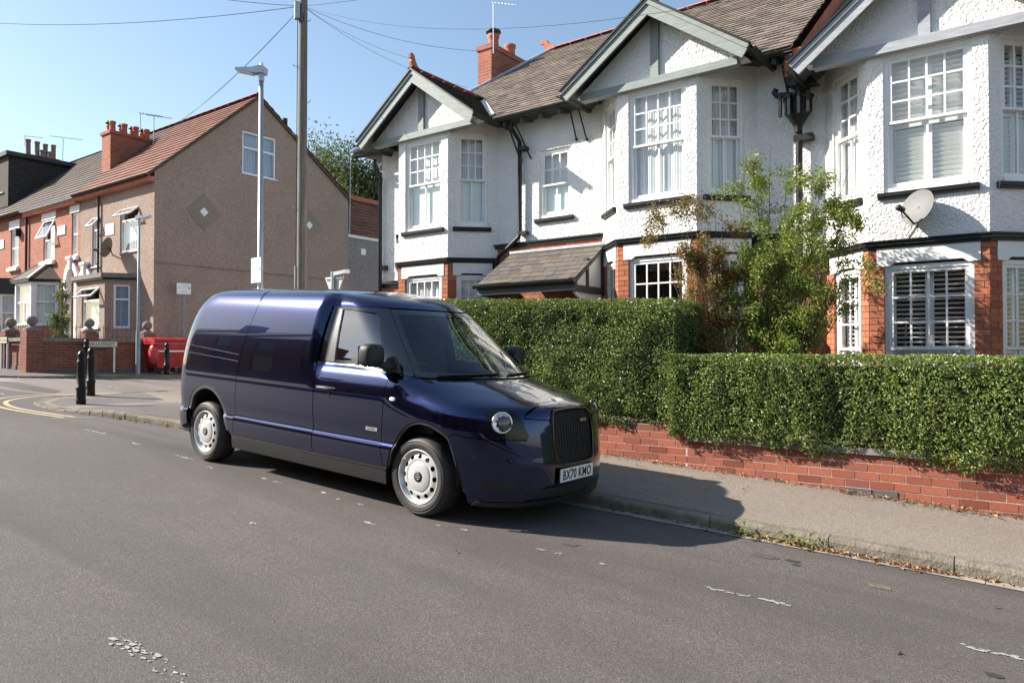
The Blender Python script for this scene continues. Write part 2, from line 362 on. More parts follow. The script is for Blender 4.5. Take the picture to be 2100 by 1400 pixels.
M['sign_white']=plain('sign_face',(.86,.86,.85),.4,var=.02); M['sign_grey']=plain('sign_back',(.45,.47,.46),.5,var=.1); M['sign_print']=plain('sign_print',(.30,.31,.36),.6); M['sign_black']=plain('sign_black',(.02,.02,.02),.5); M['sign_cream']=plain('street_name_plate',(.60,.56,.42),.5,var=.1)
M['red_bin']=plain('red_plastic',(.42,.02,.022),.4,var=.3,vs=3); M['red_bag']=plain('red_sack',(.62,.06,.05),.5,var=.3,vs=9,bump=.6,bs=20)
M['rubber']=plain('black_rubber',(.018,.018,.018),.75,var=.2); M['cable']=plain('cable_sheath',(.055,.06,.07),.8,spec=.1)
M['dish']=plain('grey_dish',(.145,.145,.14),.6,var=.12); M['dish_dark']=plain('brown_dish',(.12,.10,.085),.6,var=.15); M['plastic_dark']=plain('dark_plastic',(.025,.025,.027),.5)
t=NT('weathered_pole_wood'); n=t.noise(4,6,.65,t.mapped((14,14,.5))); t.col(t.ramp(n,[(.25,(.06,.05,.04)),(.5,(.19,.165,.14)),(.8,(.30,.265,.225))])).set(rough=.9); t.bump(n,.6,.01); M['pole']=t.m
# ================================================================ ground, roads, pavements
def sheet(name,poly,mat,dz,step=1.2,hz=None):
    P=dens(poly,step); V,Fc,_=cdt(P,step)
    Z=np.array([gz(x,y)+(hz(x,y) if hz else dz) for x,y in V]); o=npmesh(name,np.column_stack([V,Z]),Fc,mat,smooth=True); o['kind']='structure'; return o
gx=[-1600,-400,-120,-75]+list(range(-70,61,5))+[120,400,1600]; gy=[-1600,-400,-120]+list(range(-60,61,5))+[120,400,1600]
V=[(x,y,gz(x,y)-.30) for y in gy for x in gx]; nx=len(gx)
o=npmesh('ground',V,[(j*nx+i,j*nx+i+1,(j+1)*nx+i+1,(j+1)*nx+i) for j in range(len(gy)-1) for i in range(nx-1)],M['grassy'],smooth=True); o['kind']='structure'
M['tar']=plain('tar_spot',(.04,.037,.036),.8,var=.3); M['tar2']=plain('oil_patch',(.078,.068,.062),.8,var=.3,vs=20); M['rust']=plain('rust_stain',(.16,.118,.085),.9,var=.3,vs=20)
road=sheet('road',[(-75,-2.75),(45,-2.75),(45,8.3),(-15.2,8.3),(-15.2,60),(-20.7,60),(-20.7,8.3),(-75,8.3)],M['asphalt'],0.,1.5)
sheet('side_road',[(-15.3,6.2),(-15.3,60),(-20.6,60),(-20.6,6.4),(-19,5.75),(-17,5.75)],M['side_road'],.0038,1.2)
KERB=[(40,8.04),(12,6.73),(6,6.454),(0,6.174),(-3.3,6.02),(-6.7,5.86),(-10.2,5.70),(-11.2,5.57),(-12.3,5.34),(-13.0,5.20),(-13.8,5.13),(-14.5,5.24),(-15.05,5.6),(-15.4,6.2),(-15.5,7.1),(-15.5,12),(-15.5,60)]
def offs(path,d):
    out=[]; n=len(path)
    for i,p in enumerate(path):
        a=Vector(path[max(i-1,0)]); b=Vector(path[min(i+1,n-1)]); t=(b-a).normalized(); out.append((p[0]+t.y*d,p[1]-t.x*d))
    return out
def hk(x,y): return .10-.075*sst((-x-11.9)/1.6)*sst((8.5-y)/2.)
kin=offs(KERB,.125)
pave=sheet('pavement',kin+[(-12.95,60),(-12.95,8.5),(40,8.5)],M['footway'],0,.8,hk)
# darker resurfaced corner of the footway
dk=[(-9.6,5.95),(-12.3,5.56),(-13.5,5.36),(-14.3,5.45),(-14.85,5.85),(-15.2,6.5),(-15.25,7.6),(-13.6,7.2),(-11.9,6.9),(-10.4,6.75)]
sheet('pavement_patch',dk,M['footway_dark'],0,.6,lambda x,y:hk(x,y)+.004)
def hk2(x,y): return .10-.06*sst((x+24)/3)*sst((9-y)/2)
K2=[(-75,6.05),(-23,6.1),(-21.6,6.25),(-20.9,6.65),(-20.5,7.4),(-20.4,8.6),(-20.4,60)]
sheet('far_pavement',[(-75,8.2)]+K2+[(-22.3,60),(-22.3,8.2)],M['footway_dark'],0,1.2,hk2)
sheet('opposite_pavement',[(-75,-2.75),(45,-2.75),(45,-5.2),(-75,-5.2)],M['footway'],.1,2.)
sheet('opposite_verge',[(-75,-5.2),(45,-5.2),(45,-16),(-75,-16)],M['soil'],.08,2.5)
sheet('front_garden',[(-12.95,8.25),(40,8.25),(40,24),(-12.95,24)],M['soil'],.28,2.)
sheet('far_front_garden',[(-75,8.0),(-22,8.0),(-22,24),(-75,24)],M['soil'],.2,2.)
# kerb stones, one by one
kerb=empty('kerb',(0,6.1,gz(0,6.1))); kerb['kind']='structure'
def kerbline(path,par,s0,s1,L,name,mat,hfun,wd=.13,gap=.008,jit=.006):
    P=[Vector((x,y)) for x,y in path]; acc=[0.]
    for a,b in zip(P,P[1:]): acc.append(acc[-1]+(b-a).length)
    def at(s):
        for i in range(len(P)-1):
            if s<=acc[i+1] or i==len(P)-2: t=(s-acc[i])/(acc[i+1]-acc[i]); return P[i].lerp(P[i+1],t)
    s=s0
    while s<s1:
        l=L*random.uniform(.88,1.12); e=min(s+l,s1); a=at(s+gap/2); b=at(e-gap/2); t=(b-a).normalized(); n=Vector((t.y,-t.x)); j=random.uniform(-jit,jit); mb=MB(); vs=[]
        for p in (a,b):
            h=hfun(p.x,p.y)+j*.6; z=gz(p.x,p.y)
            for d,q in ((0,-.12),(0,h-.03),(.012,h-.008),(.035,h),(wd,h),(wd,-.12)): c=p+n*(d+j); vs.append((c.x,c.y,z+q))
        mb.add(vs,[(i,i+1,7+i,6+i) for i in range(5)]+[tuple(range(6))[::-1],tuple(range(6,12))]); 
        mb.f=[f[::-1] for f in mb.f]; mb.build(name,mat,par); s=e
    return
kerbline(KERB,kerb,28.04,52.6-1.2,.92,'kerb_stone',M['kerb'],hk)
kerbline(KERB,kerb,51.4-.0,60.5,.29,'kerb_sett',M['kerb'],hk,gap=.02,jit=.008)
mb=MB(); kp=offs(KERB,.002)[9:]
kerb2=empty('far_kerb',(-20.5,7.4,gz(-20.5,7.4))); kerb2['kind']='structure'
kerbline(K2,kerb2,40,80,.9,'kerb_stone',M['kerb'],hk2)
# pale channel blocks along the near kerb
ch=empty('road_channel',(0,6.05,gz(0,6.05))); ch['kind']='structure'
x=5.
while x>-4.4:
    l=.9; q=[(xx,6.174+.0467*xx+d) for xx,d in ((x,-.002),(x-l+.006,-.002),(x-l+.006,-.125),(x,-.125))]
    MB().add([(a,b,gz(a,b)+.006) for a,b in q],[(0,1,2,3)]).build('channel_block',M['channel'],ch); x-=l
# worn paint: scattered flakes on the bay line, the centre line and the side street mouth
def flakes(name,runs,mat,width,size=1.):
    mb=MB()
    for (x0,y0),(x1,y1),dense in runs:
        a=Vector((x0,y0)); b=Vector((x1,y1)); d=b-a; L=d.length; d/=L; n=Vector((-d.y,d.x)); k=max(4,int(L/.012*dense/size))
        for i in range(k):
            c=a+d*(L*(i+random.random())/k)+n*random.uniform(-.5,.5)*width; r=random.uniform(.004,.016)*size
            if random.random()<.12: r*=1.8
            pts=[]
            for q in range(7):
                t=2*math.pi*q/7; rr=r*random.uniform(.4,1.3); e=c+d*math.cos(t)*rr*1.6+n*math.sin(t)*rr*.8; pts.append((e.x,e.y,gz(e.x,e.y)+.0042+.0006*random.random()))
            mb.add(pts,[tuple(range(7))])
    o=mb.build(name,mat); o['kind']='structure'; return o
def g2(px,py): p=gnd(px,py); return (p[0],p[1])
runs=[]
for a,b,dn in (((172,880),(215,890),1.),((268,907),(290,912),1.),((360,933),(398,943),.8),((425,957),(436,961),1.),((535,980),(548,983),.8),((560,987),(575,990),.9),((660,1010),(672,1014),.5),((690,1022),(700,1024),.8),((732,1033),(748,1035),1.),((896,1076),(905,1079),.8),((946,1085),(958,1088),1.),((1105,1125),(1118,1129),.8),((1140,1134),(1152,1137),1.),((1232,1155),(1240,1157),.8),((1452,1205),(1478,1210),.7),((1494,1215),(1538,1222),1.2),((1564,1229),(1618,1241),1.3),((1968,1321),(2000,1328),1.),((2005,1331),(2099,1352),1.3),((515,1072),(525,1075),.8),((748,1070),(770,1076),.3)):
    runs.append((g2(*a),g2(*b),dn*.9))
flakes('parking_bay_line',runs,M['white_line'],.04,1.25)
flakes('centre_line',[(g2(232,1308),g2(300,1345),1.1),(g2(300,1345),g2(385,1398),.5)],M['white_line'],.10,.8)
flakes('give_way_line',[((-16.1,5.0),(-20.2,5.3),1.),((-16.1,5.35),(-20.2,5.65),.6),((-17,8.0),(-20.3,8.0),.5)],M['white_line'],.12,2.2)
def blot(name,px,py,r,mat,n=14):
    p=gnd(px,py); pts=[]
    for k in range(n): t=2*math.pi*k/n; q=r*random.uniform(.7,1.2); x=p[0]+math.cos(t)*q*1.6; y=p[1]+math.sin(t)*q; pts.append((x,y,gz(x,y)+.0035))
    o=MB().add(pts,[tuple(range(n))]).build(name,mat); o['kind']='structure'
blot('tar_mark',1625,1150,.035,M['tar']); blot('tar_mark',1632,1158,.02,M['tar']); blot('rust_stain',1803,1203,.05,M['rust']); blot('tar_mark',1570,1140,.06,M['tar2']); blot('tar_mark',1170,1115,.05,M['tar2']); blot('tar_mark',2040,1385,.03,M['tar'])
def ribbon(name,path,wd,mat,dz=.0042):
    P=dens(path,.25,False); P=[tuple(p) for p in P]; a=offs(P,wd/2); b=offs(P,-wd/2); V=[(x,y,gz(x,y)+dz) for x,y in a]+[(x,y,gz(x,y)+dz) for x,y in b]; n=len(P)
    o=npmesh(name,V,[(i,i+1,n+i+1,n+i)[::-1] for i in range(n-1)],mat); o['kind']='structure'; return o
def smoothpath(P,k=6):
    out=[]
    for i in range(len(P)-1):
        p0,p1,p2,p3=(np.array(P[max(0,min(len(P)-1,j))],float) for j in (i-1,i,i+1,i+2))
        for t in np.linspace(0,1,k,endpoint=False): out.append(tuple(.5*((2*p1)+(-p0+p2)*t+(2*p0-5*p1+4*p2-p3)*t*t+(-p0+3*p1-3*p2+p3)*t**3)))
    out.append(tuple(P[-1])); return out
yl=smoothpath([(-12.35,4.90),(-13.3,4.72),(-14.3,4.66),(-15.2,4.86),(-15.75,5.35),(-15.95,6.1),(-16.0,7.5),(-16.0,12),(-16.0,40)])
yl2=smoothpath([(-12.3,5.05),(-13.3,4.87),(-14.2,4.82),(-15.0,5.02),(-15.5,5.48),(-15.74,6.15),(-15.8,7.5),(-15.8,12),(-15.8,40)])
ribbon('yellow_line',yl,.075,M['yellow_line']); ribbon('yellow_line',yl2,.075,M['yellow_line']); ribbon('yellow_line_end',[(-12.33,4.75),(-12.1,5.25)],.05,M['white_line'],.0048)
# ================================================================ white roughcast houses
UB=MB().box(-.5,.5,-.5,.5,-.5,.5).mesh('unit_block',M['brick2'])     # shared by bricks
def unit(name,mat):
    me=UB.copy(); me.name=name; me.materials.clear(); me.materials.append(mat); return me
ME_BR2=unit('house_brick',M['brick2']); ME_BR=unit('wall_brick',M['brick']); ME_PANE=unit('pane',M['glass']); ME_SLAT=unit('slat',M['shutter']); ME_MORT=None
def put(me,name,parent,c,ux,sx,sy,sz):   # block centred at c, long axis ux (horizontal), sizes
    o=bpy.data.objects.new(name,me); COL.objects.link(o); o.parent=parent; o.location=Vector(c)-org(parent); o.rotation_euler=(0,0,math.atan2(ux[1],ux[0])); o.scale=(sx,sy,sz); return o
def brickface(parent,O,ux,n,L,z0,z1,me=None,H=.085,BL=.228,J=.009,ph=0,name='brick',skew=0.):
    # O: (x,y) left end on the outer face line; n outward normal
    me=me or ME_BR2; k=0; z=z1
    while z>z0+.01:
        hh=min(H,z-z0); u=-(BL/2 if (k+ph)%2 else 0.)-random.uniform(0,.02)
        while u<L-.004:
            a=max(u,0); b=min(u+BL,L)
            if b-a>.03:
                d=random.uniform(-.0015,.0015); cx=O[0]+ux[0]*(a+b)/2-n[0]*(.02-d); cy=O[1]+ux[1]*(a+b)/2-n[1]*(.02-d)
                put(me,name,parent,(cx,cy,z-hh/2),ux,b-a-J,.04,hh-J)
            u+=BL
        z-=hh; k+=1
def vec2(a,b): d=Vector((b[0]-a[0],b[1]-a[1])); L=d.length; d/=L; return d,Vector((d.y,-d.x)),L   # along, outward (right-hand) normal
def sash(par,A,B,z0,z1,cols,rows,split,kind,sill=True,setback=.07,sillmat=None):
    # window in the opening between plan points A,B (outer face line), z0..z1; a part with sub-parts
    ux,n,L=vec2(A,B); o=Vector((A[0],A[1]))-n*setback; ux3=Vector((ux.x,ux.y,0)); n3=Vector((n.x,n.y,0)); H=z1-z0
    def bx(mb,u0,u1,d0,d1,za,zb):
        c=o+ux*(u0+u1)/2+n*(d0+d1)/2; mb.obox((c.x,c.y,(za+zb)/2),ux3*(u1-u0)/2,n3*(d1-d0)/2,Vector((0,0,(zb-za)/2)))
    fr=.055; mb=MB()
    bx(mb,0,fr,-.07,.035,z0,z1); bx(mb,L-fr,L,-.07,.035,z0,z1); bx(mb,fr,L-fr,-.07,.035,z1-fr,z1); bx(mb,fr,L-fr,-.07,.05,z0,z0+.06)
    W=mb.build('window',M['white_paint'],par)
    zs=z0+.06+(H-.115)*split; st=.045; mb=MB(); u0,u1=fr,L-fr
    # upper sash (outer), lower sash (inner)
    for a,b in ((u0,u0+st),(u1-st,u1)): bx(mb,a,b,-.005,.022,zs,z1-fr)
    bx(mb,u0+st,u1-st,-.005,.022,z1-fr-st,z1-fr); bx(mb,u0,u1,-.005,.03,zs-.035,zs)
    gl=[]; gw=(u1-u0-2*st); gh=(z1-fr-st-zs)
    for i in range(1,cols): c=u0+st+gw*i/cols; bx(mb,c-.012,c+.012,-.002,.020,zs,z1-fr-st)
    for j in range(1,rows): c=zs+gh*j/rows; bx(mb,u0+st,u1-st,-.0035,.0185,c-.012,c+.012)
    for a,b in ((u0,u0+st),(u1-st,u1)): bx(mb,a,b,-.05,-.012,z0+.06,zs-.035)
    bx(mb,u0+st,u1-st,-.05,-.012,z0+.06,z0+.13); bx(mb,u0+st,u1-st,-.05,-.012,zs-.045,zs-.0355)
    lw=2 if cols>1 else 1
    for i in range(1,lw): c=u0+st+gw*i/lw; bx(mb,c-.013,c+.013,-.047,-.015,z0+.13,zs-.045)
    mb.build('sash',M['white_paint'],W)
    def pane(ua,ub,za,zb,d):
        c=o+ux*(ua+ub)/2+n*d; put(ME_PANE,'pane',W,(c.x,c.y,(za+zb)/2),ux,ub-ua,.004,zb-za)
    for i in range(cols):
        for j in range(rows): pane(u0+st+gw*i/cols+.01,u0+st+gw*(i+1)/cols-.01,zs+gh*j/rows+.01,zs+gh*(j+1)/rows-.01,.008)
    for i in range(lw): pane(u0+st+gw*i/lw+.011,u0+st+gw*(i+1)/lw-.011,z0+.128,zs-.04,-.031)
    # what is behind the glass
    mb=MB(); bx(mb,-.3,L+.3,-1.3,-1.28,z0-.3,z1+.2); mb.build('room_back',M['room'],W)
    if kind in ('net','cream','blue'):
        mt={'net':M['curtain'],'cream':M['curtain_cream'],'blue':M['curtain_blue']}[kind]
        K=int(L/.03); vs=[]; dd=[-.085+.015*math.sin(i*1.3+random.random()) for i in range(K+1)]
        for i in range(K+1):
            p=o+ux*(L*i/K)+n*dd[i]; vs+=[(p.x,p.y,z0),(p.x,p.y,z1)]
        MB().add(vs,[(2*i,2*i+2,2*i+3,2*i+1) for i in range(K)],0,True).build('curtain',mt,W)
    if kind in ('blind','blindnet'):
        mb=MB(); bx(mb,.03,L-.03,-.088,-.080,z0+.02,zs+.02); mb.build('blind',M['blind'],W)
        mb=MB(); K=12; vs=[]
        for i in range(K+1):
            p=o+ux*(L*i/K)+n*(-.13+.02*(i%2)); vs+=[(p.x,p.y,z0),(p.x,p.y,z1)]
        MB().add(vs,[(2*i,2*i+2,2*i+3,2*i+1) for i in range(K)],0,True).build('curtain',M['curtain'],W)
    if kind in ('shutter','shutterclosed'):
        for leaf in range(2):
            a=fr+.01+(L-2*fr-.02)*leaf/2; b=a+(L-2*fr-.02)/2; mb=MB()
            for u,v in ((a,a+.05),(b-.05,b)): bx(mb,u,v,-.115,-.08,z0+.05,z1-.05)
            for q in (z0+.05,zs-.09,z1-.11): bx(mb,a+.05,b-.05,-.115,-.08,q,q+.06 if q<z1-.2 else q+.07)
            mb.build('shutter_leaf',M['shutter'],W)
            z=z0+.14
            while z<z1-.14:
                if not(zs-.11<z<zs-.01):
                    c=o+ux*(a+b)/2+n*(-.098); s=put(ME_SLAT,'slat',W,(c.x,c.y,z),ux,b-a-.102,.058,.009)
                    tilt=R(-62) if (kind=='shutterclosed' or z<zs-.05) else R(-14); s.rotation_euler=(Matrix.Rotation(s.rotation_euler.z,3,'Z')@Matrix.Rotation(tilt,3,'X')).to_euler()
                z+=.062
    if sill:
        mb=MB(); c=Vector((A[0],A[1]))
        for da,db,za,zb in ((-.10,.06,-.055,-.004),(-.10,.045,-.085,-.055)):
            q=c+ux*L/2+n*(da+db)/2; mb.obox((q.x,q.y,z0+(za+zb)/2),ux3*(L/2+.07),n3*(db-da)/2,Vector((0,0,(zb-za)/2)))
        mb.build('sill',sillmat or M['black_paint'],W)
    return W
def plan_prism(mb,poly,z0,z1,m=0):
    P=[Vector((p[0],p[1],z0)) for p in poly]; mb.prism(P,(0,0,z1-z0),m)
def lerp2(a,b,t): return (a[0]+(b[0]-a[0])*t,a[1]+(b[1]-a[1])*t)
def inoff(p,q,t,d): # point at distance t along p->q, pushed d inward (to the left of direction = -outward)
    u,n,L=vec2(p,q); return (p[0]+u.x*t-n.x*d,p[1]+u.y*t-n.y*d)
YB=10.7; YM=11.4; TH=.22
def bay(par,cx,z,mats,kinds,gk):
    """z: dict of levels; kinds: upper window fills (left cant, front, right cant); gk the same below"""
    hw=.685; A=(cx-hw-.70,YM); B=(cx-hw,YB); C=(cx+hw,YB); D=(cx+hw+.70,YM)
    # walk from A to D so that the outward normal (right-hand) points at the street
    faces=[(A,B),(B,C),(C,D)]
    jam=[(.19,.19),(.19,.17),(.17,.20)]
    def corner_pier(mb,i,z0,z1,off=0.):   # pier round the corner between face i and i+1
        p,q=faces[i]; r=faces[i+1][1]; u,n,L=vec2(p,q)
        j1=L-jam[i][1]; j2=jam[i+1][0]
        k=TH*math.tan(R(22.5))
        poly=[inoff(p,q,j1,off),inoff(p,q,L-off*math.tan(R(22.5)),off),inoff(q,r,j2,off),inoff(q,r,j2,TH),inoff(q,r,k,TH),inoff(p,q,j1,TH)]
        plan_prism(mb,poly,z0,z1)
    def ring(mb,z0,z1,off=0.,t=TH):
        k=math.tan(R(22.5)); o=[inoff(A,B,-.02,off),inoff(B,C,off*k,off),inoff(B,C,2*hw-off*k,off),inoff(C,D,.99+.02,off)]
        i=[inoff(C,D,.99,t),inoff(B,C,2*hw-t*k,t),inoff(B,C,t*k,t),inoff(A,B,0,t)]
        # three convex pieces
        for a in range(3): plan_prism(mb,[o[a],o[a+1],i[2-a],i[3-a]],z0,z1)
    # ---- roughcast first-floor walls
    mb=MB(); ring(mb,z['s1'],z['sill']); ring(mb,z['head'],z['beam1']+.10)
    for i in (0,1): corner_pier(mb,i,z['sill'],z['head'])
    for (p,q),a,b in ((faces[0],-.02,jam[0][0]),(faces[2],.99-jam[2][1],1.01)):
        plan_prism(mb,[inoff(p,q,a,0),inoff(p,q,b,0),inoff(p,q,b,TH),inoff(p,q,a,TH)],z['sill'],z['head'])
    mb.build('bay_wall',mats['render'],par)
    # ---- black string course
    k=math.tan(R(22.5)); mb=MB()
    for z0,z1,d in ((z['s0'],z['s0']+.035,.03),(z['s0']+.035,z['s1']-.02,.055),(z['s1']-.02,z['s1'],.075)):
        o=[inoff(A,B,0,-d),inoff(B,C,-d*k,-d),inoff(B,C,2*hw+d*k,-d),inoff(C,D,.99,-d)]; ii=[inoff(C,D,.99,.1),inoff(B,C,2*hw-.1*k,.1),inoff(B,C,.1*k,.1),inoff(A,B,0,.1)]
        for a in range(3): plan_prism(mb,[o[a],o[a+1],ii[2-a],ii[3-a]],z0,z1)
    mb.build('string_course',M['black_paint'],par)
    # ---- white lintels over the ground-floor windows with a chamfered lower edge
    for fi,(p,q) in enumerate(faces):
        u,n,L=vec2(p,q); a,b=(.10 if fi!=1 else .10),L-(.10 if fi!=1 else .10); mb=MB(); u3=Vector((u.x,u.y,0)); n3=Vector((n.x,n.y,0))
        c=Vector((p[0],p[1],0))
        def pt(t,d,zz): v=c+u3*t+n3*d; return (v.x,v.y,zz)
        zt=z['s0'];zl=z['lin']; w0,w1=jam[fi][0],L-jam[fi][1]
        prof=[(a,zl),(w0+.06,zl),(w0+.12,zl+.045),(w1-.12,zl+.045),(w1-.06,zl),(b,zl),(b,zt),(a,zt)]
        mb.prism([pt(t,.012,zz) for t,zz in prof],-n3*.19)
        mb.build('lintel',mats['lintel'],par)
    # ---- brick piers below
    mb=MB()
    for i in (0,1): corner_pier(mb,i,z['base'],z['lin'],.010)
    for (p,q),a,b in ((faces[0],0,jam[0][0]),(faces[2],.99-jam[2][1],.99)):
        plan_prism(mb,[inoff(p,q,a,.01),inoff(p,q,b,.01),inoff(p,q,b,TH),inoff(p,q,a,TH)],z['base'],z['lin'])
    for fi,(p,q) in enumerate(faces):  # narrow bits between the lintels up to the string course, and the apron under the sills
        u,n,L=vec2(p,q)
        plan_prism(mb,[inoff(p,q,jam[fi][0],.01),inoff(p,q,L-jam[fi][1],.01),inoff(p,q,L-jam[fi][1],TH),inoff(p,q,jam[fi][0],TH)],z['base'],z['gsill'])
    for i in (0,1):
        p,q=faces[i]; r=faces[i+1][1]; u,n,L=vec2(p,q); kk=TH*k
        plan_prism(mb,[inoff(p,q,L-.10,.01),inoff(p,q,L-.01*k,.01),inoff(q,r,.10,.01),inoff(q,r,.10,.16),inoff(q,r,.16*k,.16),inoff(p,q,L-.10,.16)],z['lin'],z['s0'])
    piers=mb.build('brick_pier',M['mortar2'],par)
    zv=z['vis']
    for fi,(p,q) in enumerate(faces):
        u,n,L=vec2(p,q)
        brickface(piers,p,u,n,jam[fi][0],zv,z['lin'],ph=fi); e=inoff(p,q,L-jam[fi][1],0); brickface(piers,e,u,n,jam[fi][1],zv,z['lin'],ph=fi+1)
        if fi<2:
            e=inoff(p,q,L-.10,0); brickface(piers,e,u,n,.10,z['lin'],z['s0'])
        if fi>0: brickface(piers,p,u,n,.10,z['lin'],z['s0'])
    # brick reveals seen beside the windows
    for fi,(p,q) in enumerate(faces):
        u,n,L=vec2(p,q); s=inoff(p,q,jam[fi][0],0); brickface(piers,s,-n,u,.10,zv,z['lin'],ph=1)
    # ---- windows
    for fi,(p,q) in enumerate(faces):
        u,n,L=vec2(p,q); a=inoff(p,q,jam[fi][0],0); b=inoff(p,q,L-jam[fi][1],0); cols=4 if fi==1 else 3
        if fi==0: cols=2
        sash(par,a,b,z['sill'],z['head'],cols,3,.52,kinds[fi]); sash(par,a,b,z['gsill'],z['lin']+.01,cols,3,z.get('gsplit',.5),gk[fi],sillmat=M['coping'])
    return A,D
def slates(P0,ud,vd,nrm,W,H,exp,wid,mat,name,parent,th=.012,clip=None,jit=.012,long=None,wave=False):
    # rows of overlapping slates from the eaves P0 up the slope vd; returns one joined object
    P0,ud,vd,nrm=map(lambda a:np.array(a,float),(P0,ud,vd,nrm)); V=[];Fq=[];rn=[]
    rows=int(H/exp)+1; ln=long or exp*1.25
    for r in range(rows):
        off=(r%2)*wid/2; c=int(W/wid)+2
        for i in range(-1,c):
            u0=i*wid+off+random.uniform(-jit,jit)*.4; u1=u0+wid-.006; v0=r*exp+random.uniform(-jit,jit); v1=v0+ln
            if clip and not clip((u0+u1)/2,v0+exp/2): continue
            u0=max(u0,0);u1=min(u1,W); v1=min(v1,H+.03)
            if u1-u0<.03 or v1<=v0: continue
            a=.006+random.uniform(0,.004); q=[]
            for (u,v,h) in ((u0,v0,a+th),(u1,v0,a+th),(u1,v1,a*.2),(u0,v1,a*.2),(u0,v0,a-.004),(u1,v0,a-.004)):
                q.append(P0+ud*u+vd*v+nrm*h)
            b=len(V); V+=q; Fq+=[(b,b+1,b+2,b+3),(b+4,b+5,b+1,b)]; rr=random.random(); rn+=[rr,rr]
    o=npmesh(name,V,Fq,mat,parent,{'rnd':rn}); o['kind']='stuff'; return o
def gable(par,cx,z,tm,roofmat,yback,rb=None,finial=True):
    """timber-framed gable over a bay: boarded verge, tie beam, king post, roughcast triangle, slated roof"""
    hwd=1.36; zb0,zb1=z['beam0'],z['beam1']; apex=z['apex']; foot=z['foot']; half=1.62; yf=YB-.32
    sl=(apex-foot)/half; nz=1/math.hypot(1,sl)
    # tie beam and soffit
    MB().box(cx-hwd,cx+hwd,YB-.10,YB+.06,zb0,zb1).build('tie_beam',tm,par)
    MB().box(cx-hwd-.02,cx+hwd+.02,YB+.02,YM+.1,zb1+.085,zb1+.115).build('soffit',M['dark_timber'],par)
    # roughcast triangle
    zt=lambda x:apex-.10-sl*abs(x-cx)
    P=[(cx-hwd,YB,zb1-.02),(cx+hwd,YB,zb1-.02)]
    ztop=zt(cx); mb=MB(); mb.prism([(cx-hwd-.12,YB-.006,zb1-.03),(cx+hwd+.12,YB-.006,zb1-.03),(cx,YB-.006,ztop)],(0,.2,0)); mb.build('gable_wall',M['white_render'],par)
    MB().box(cx-.07,cx+.07,YB-.06,YB+.01,zb1,zt(cx)-.05).build('king_post',tm,par)
    for sgn in (-1,1):
        d=Vector((sgn*half,0,-(apex-foot))).normalized(); up=Vector((sgn*-d.z,0,sgn*d.x)) ; up=Vector((-d.z*sgn,0,d.x*sgn))
        if up.z<0: up=-up
        a=Vector((cx,yf,apex)); b=a+d*math.hypot(half,apex-foot)
        def brd(n0,n1,y0,y1,nm,mt,ext=0.):
            q=[a+up*n1,b+d*ext+up*n1,b+d*ext+up*n0]; s=abs(n0/ (up.z)) ; q.append(a+up*n0)
            # mitre at the apex on x=cx
            q[0]=Vector((cx,yf,apex+n1/up.z)); q[3]=Vector((cx,yf,apex+n0/up.z)); q=[Vector((p.x,y0,p.z)) for p in q]
            return MB().prism(q,(0,y1-y0,0)).build(nm,mt,par)
        brd(-.20,-.005,yf,yf+.035,'barge_board',tm); brd(-.06,.0,yf-.025,yf,'barge_moulding',tm); brd(.002,.032,yf-.05,yf+.03,'verge_trim',M['black_paint'])
        # rafters' underside / boards between verge and wall
        q=[Vector((cx,yf+.035,apex-.03/up.z)),b+up*-.03+Vector((0,.035,0)),b+up*-.015+Vector((0,.035,0)),Vector((cx,yf+.035,apex-.015/up.z))]
        MB().prism(q,(0,yback-yf-.035,0)).build('roof_boards',M['dark_timber'],par)
        # slates
        n=Vector((sgn*math.sin(math.atan(sl)),0,math.cos(math.atan(sl))))
        L=math.hypot(half,apex-foot); P0=b+Vector((0,-.04,0)); ud=(0,1,0); vd=-d; Wd=yback-yf+.04
        if sgn<0: pass
        slates(P0,ud,vd,n,Wd,L,.11,.20,roofmat,'slates',par,clip=(lambda u,v:u<(rb[0]+rb[1]*v)) if rb else None)
        # gutter along the gable eaves
        g=b+Vector((sgn*.03,0,-.03)); mb=MB(); K=7; vs=[]
        for y in (yf-.02,yback-.5):
            for k in range(K): t=math.pi*k/(K-1); vs.append((g.x+.055*math.cos(t),y,g.z-.055*math.sin(t)))
        mb.add(vs,[(i,i+1,K+i+1,K+i) for i in range(K-1)],0,True); mb.add(vs,[(i,K+i,K+i+1,i+1) for i in range(K-1)],0,True); mb.build('gutter',M['gutter_green'],par)
    # ridge tiles and finial
    y=yf-.02; 
    while y<yback-.2:
        mb=MB(); pts=[]
        for yy in (y,min(y+.33,yback)):
            for k in range(7): t=R(-62+124*k/6); pts.append((cx+.12*math.sin(t),yy,apex+.005+.10*math.cos(t)-.02))
        mb.add(pts,[(i,i+1,8+i,7+i) for i in range(6)],0,True); mb.build('ridge_tile',M['ridge'] if finial!='dark' else M['slate_dark_shaded'],par); y+=.34
    if finial:
        mb=MB(); mb.prism([(cx-.03,yf+.25,apex+.06),(cx-.03,yf-.02,apex+.05),(cx-.03,yf-.05,apex+.16),(cx-.03,yf+.0,apex+.24),(cx-.03,yf-.06,apex+.24),(cx-.03,yf-.07,apex+.31),(cx-.03,yf-.02,apex+.345),(cx-.03,yf+.05,apex+.31),(cx-.03,yf+.08,apex+.2),(cx-.03,yf+.16,apex+.11)],(.06,0,0)); mb.build('finial',M['ridge'],par)
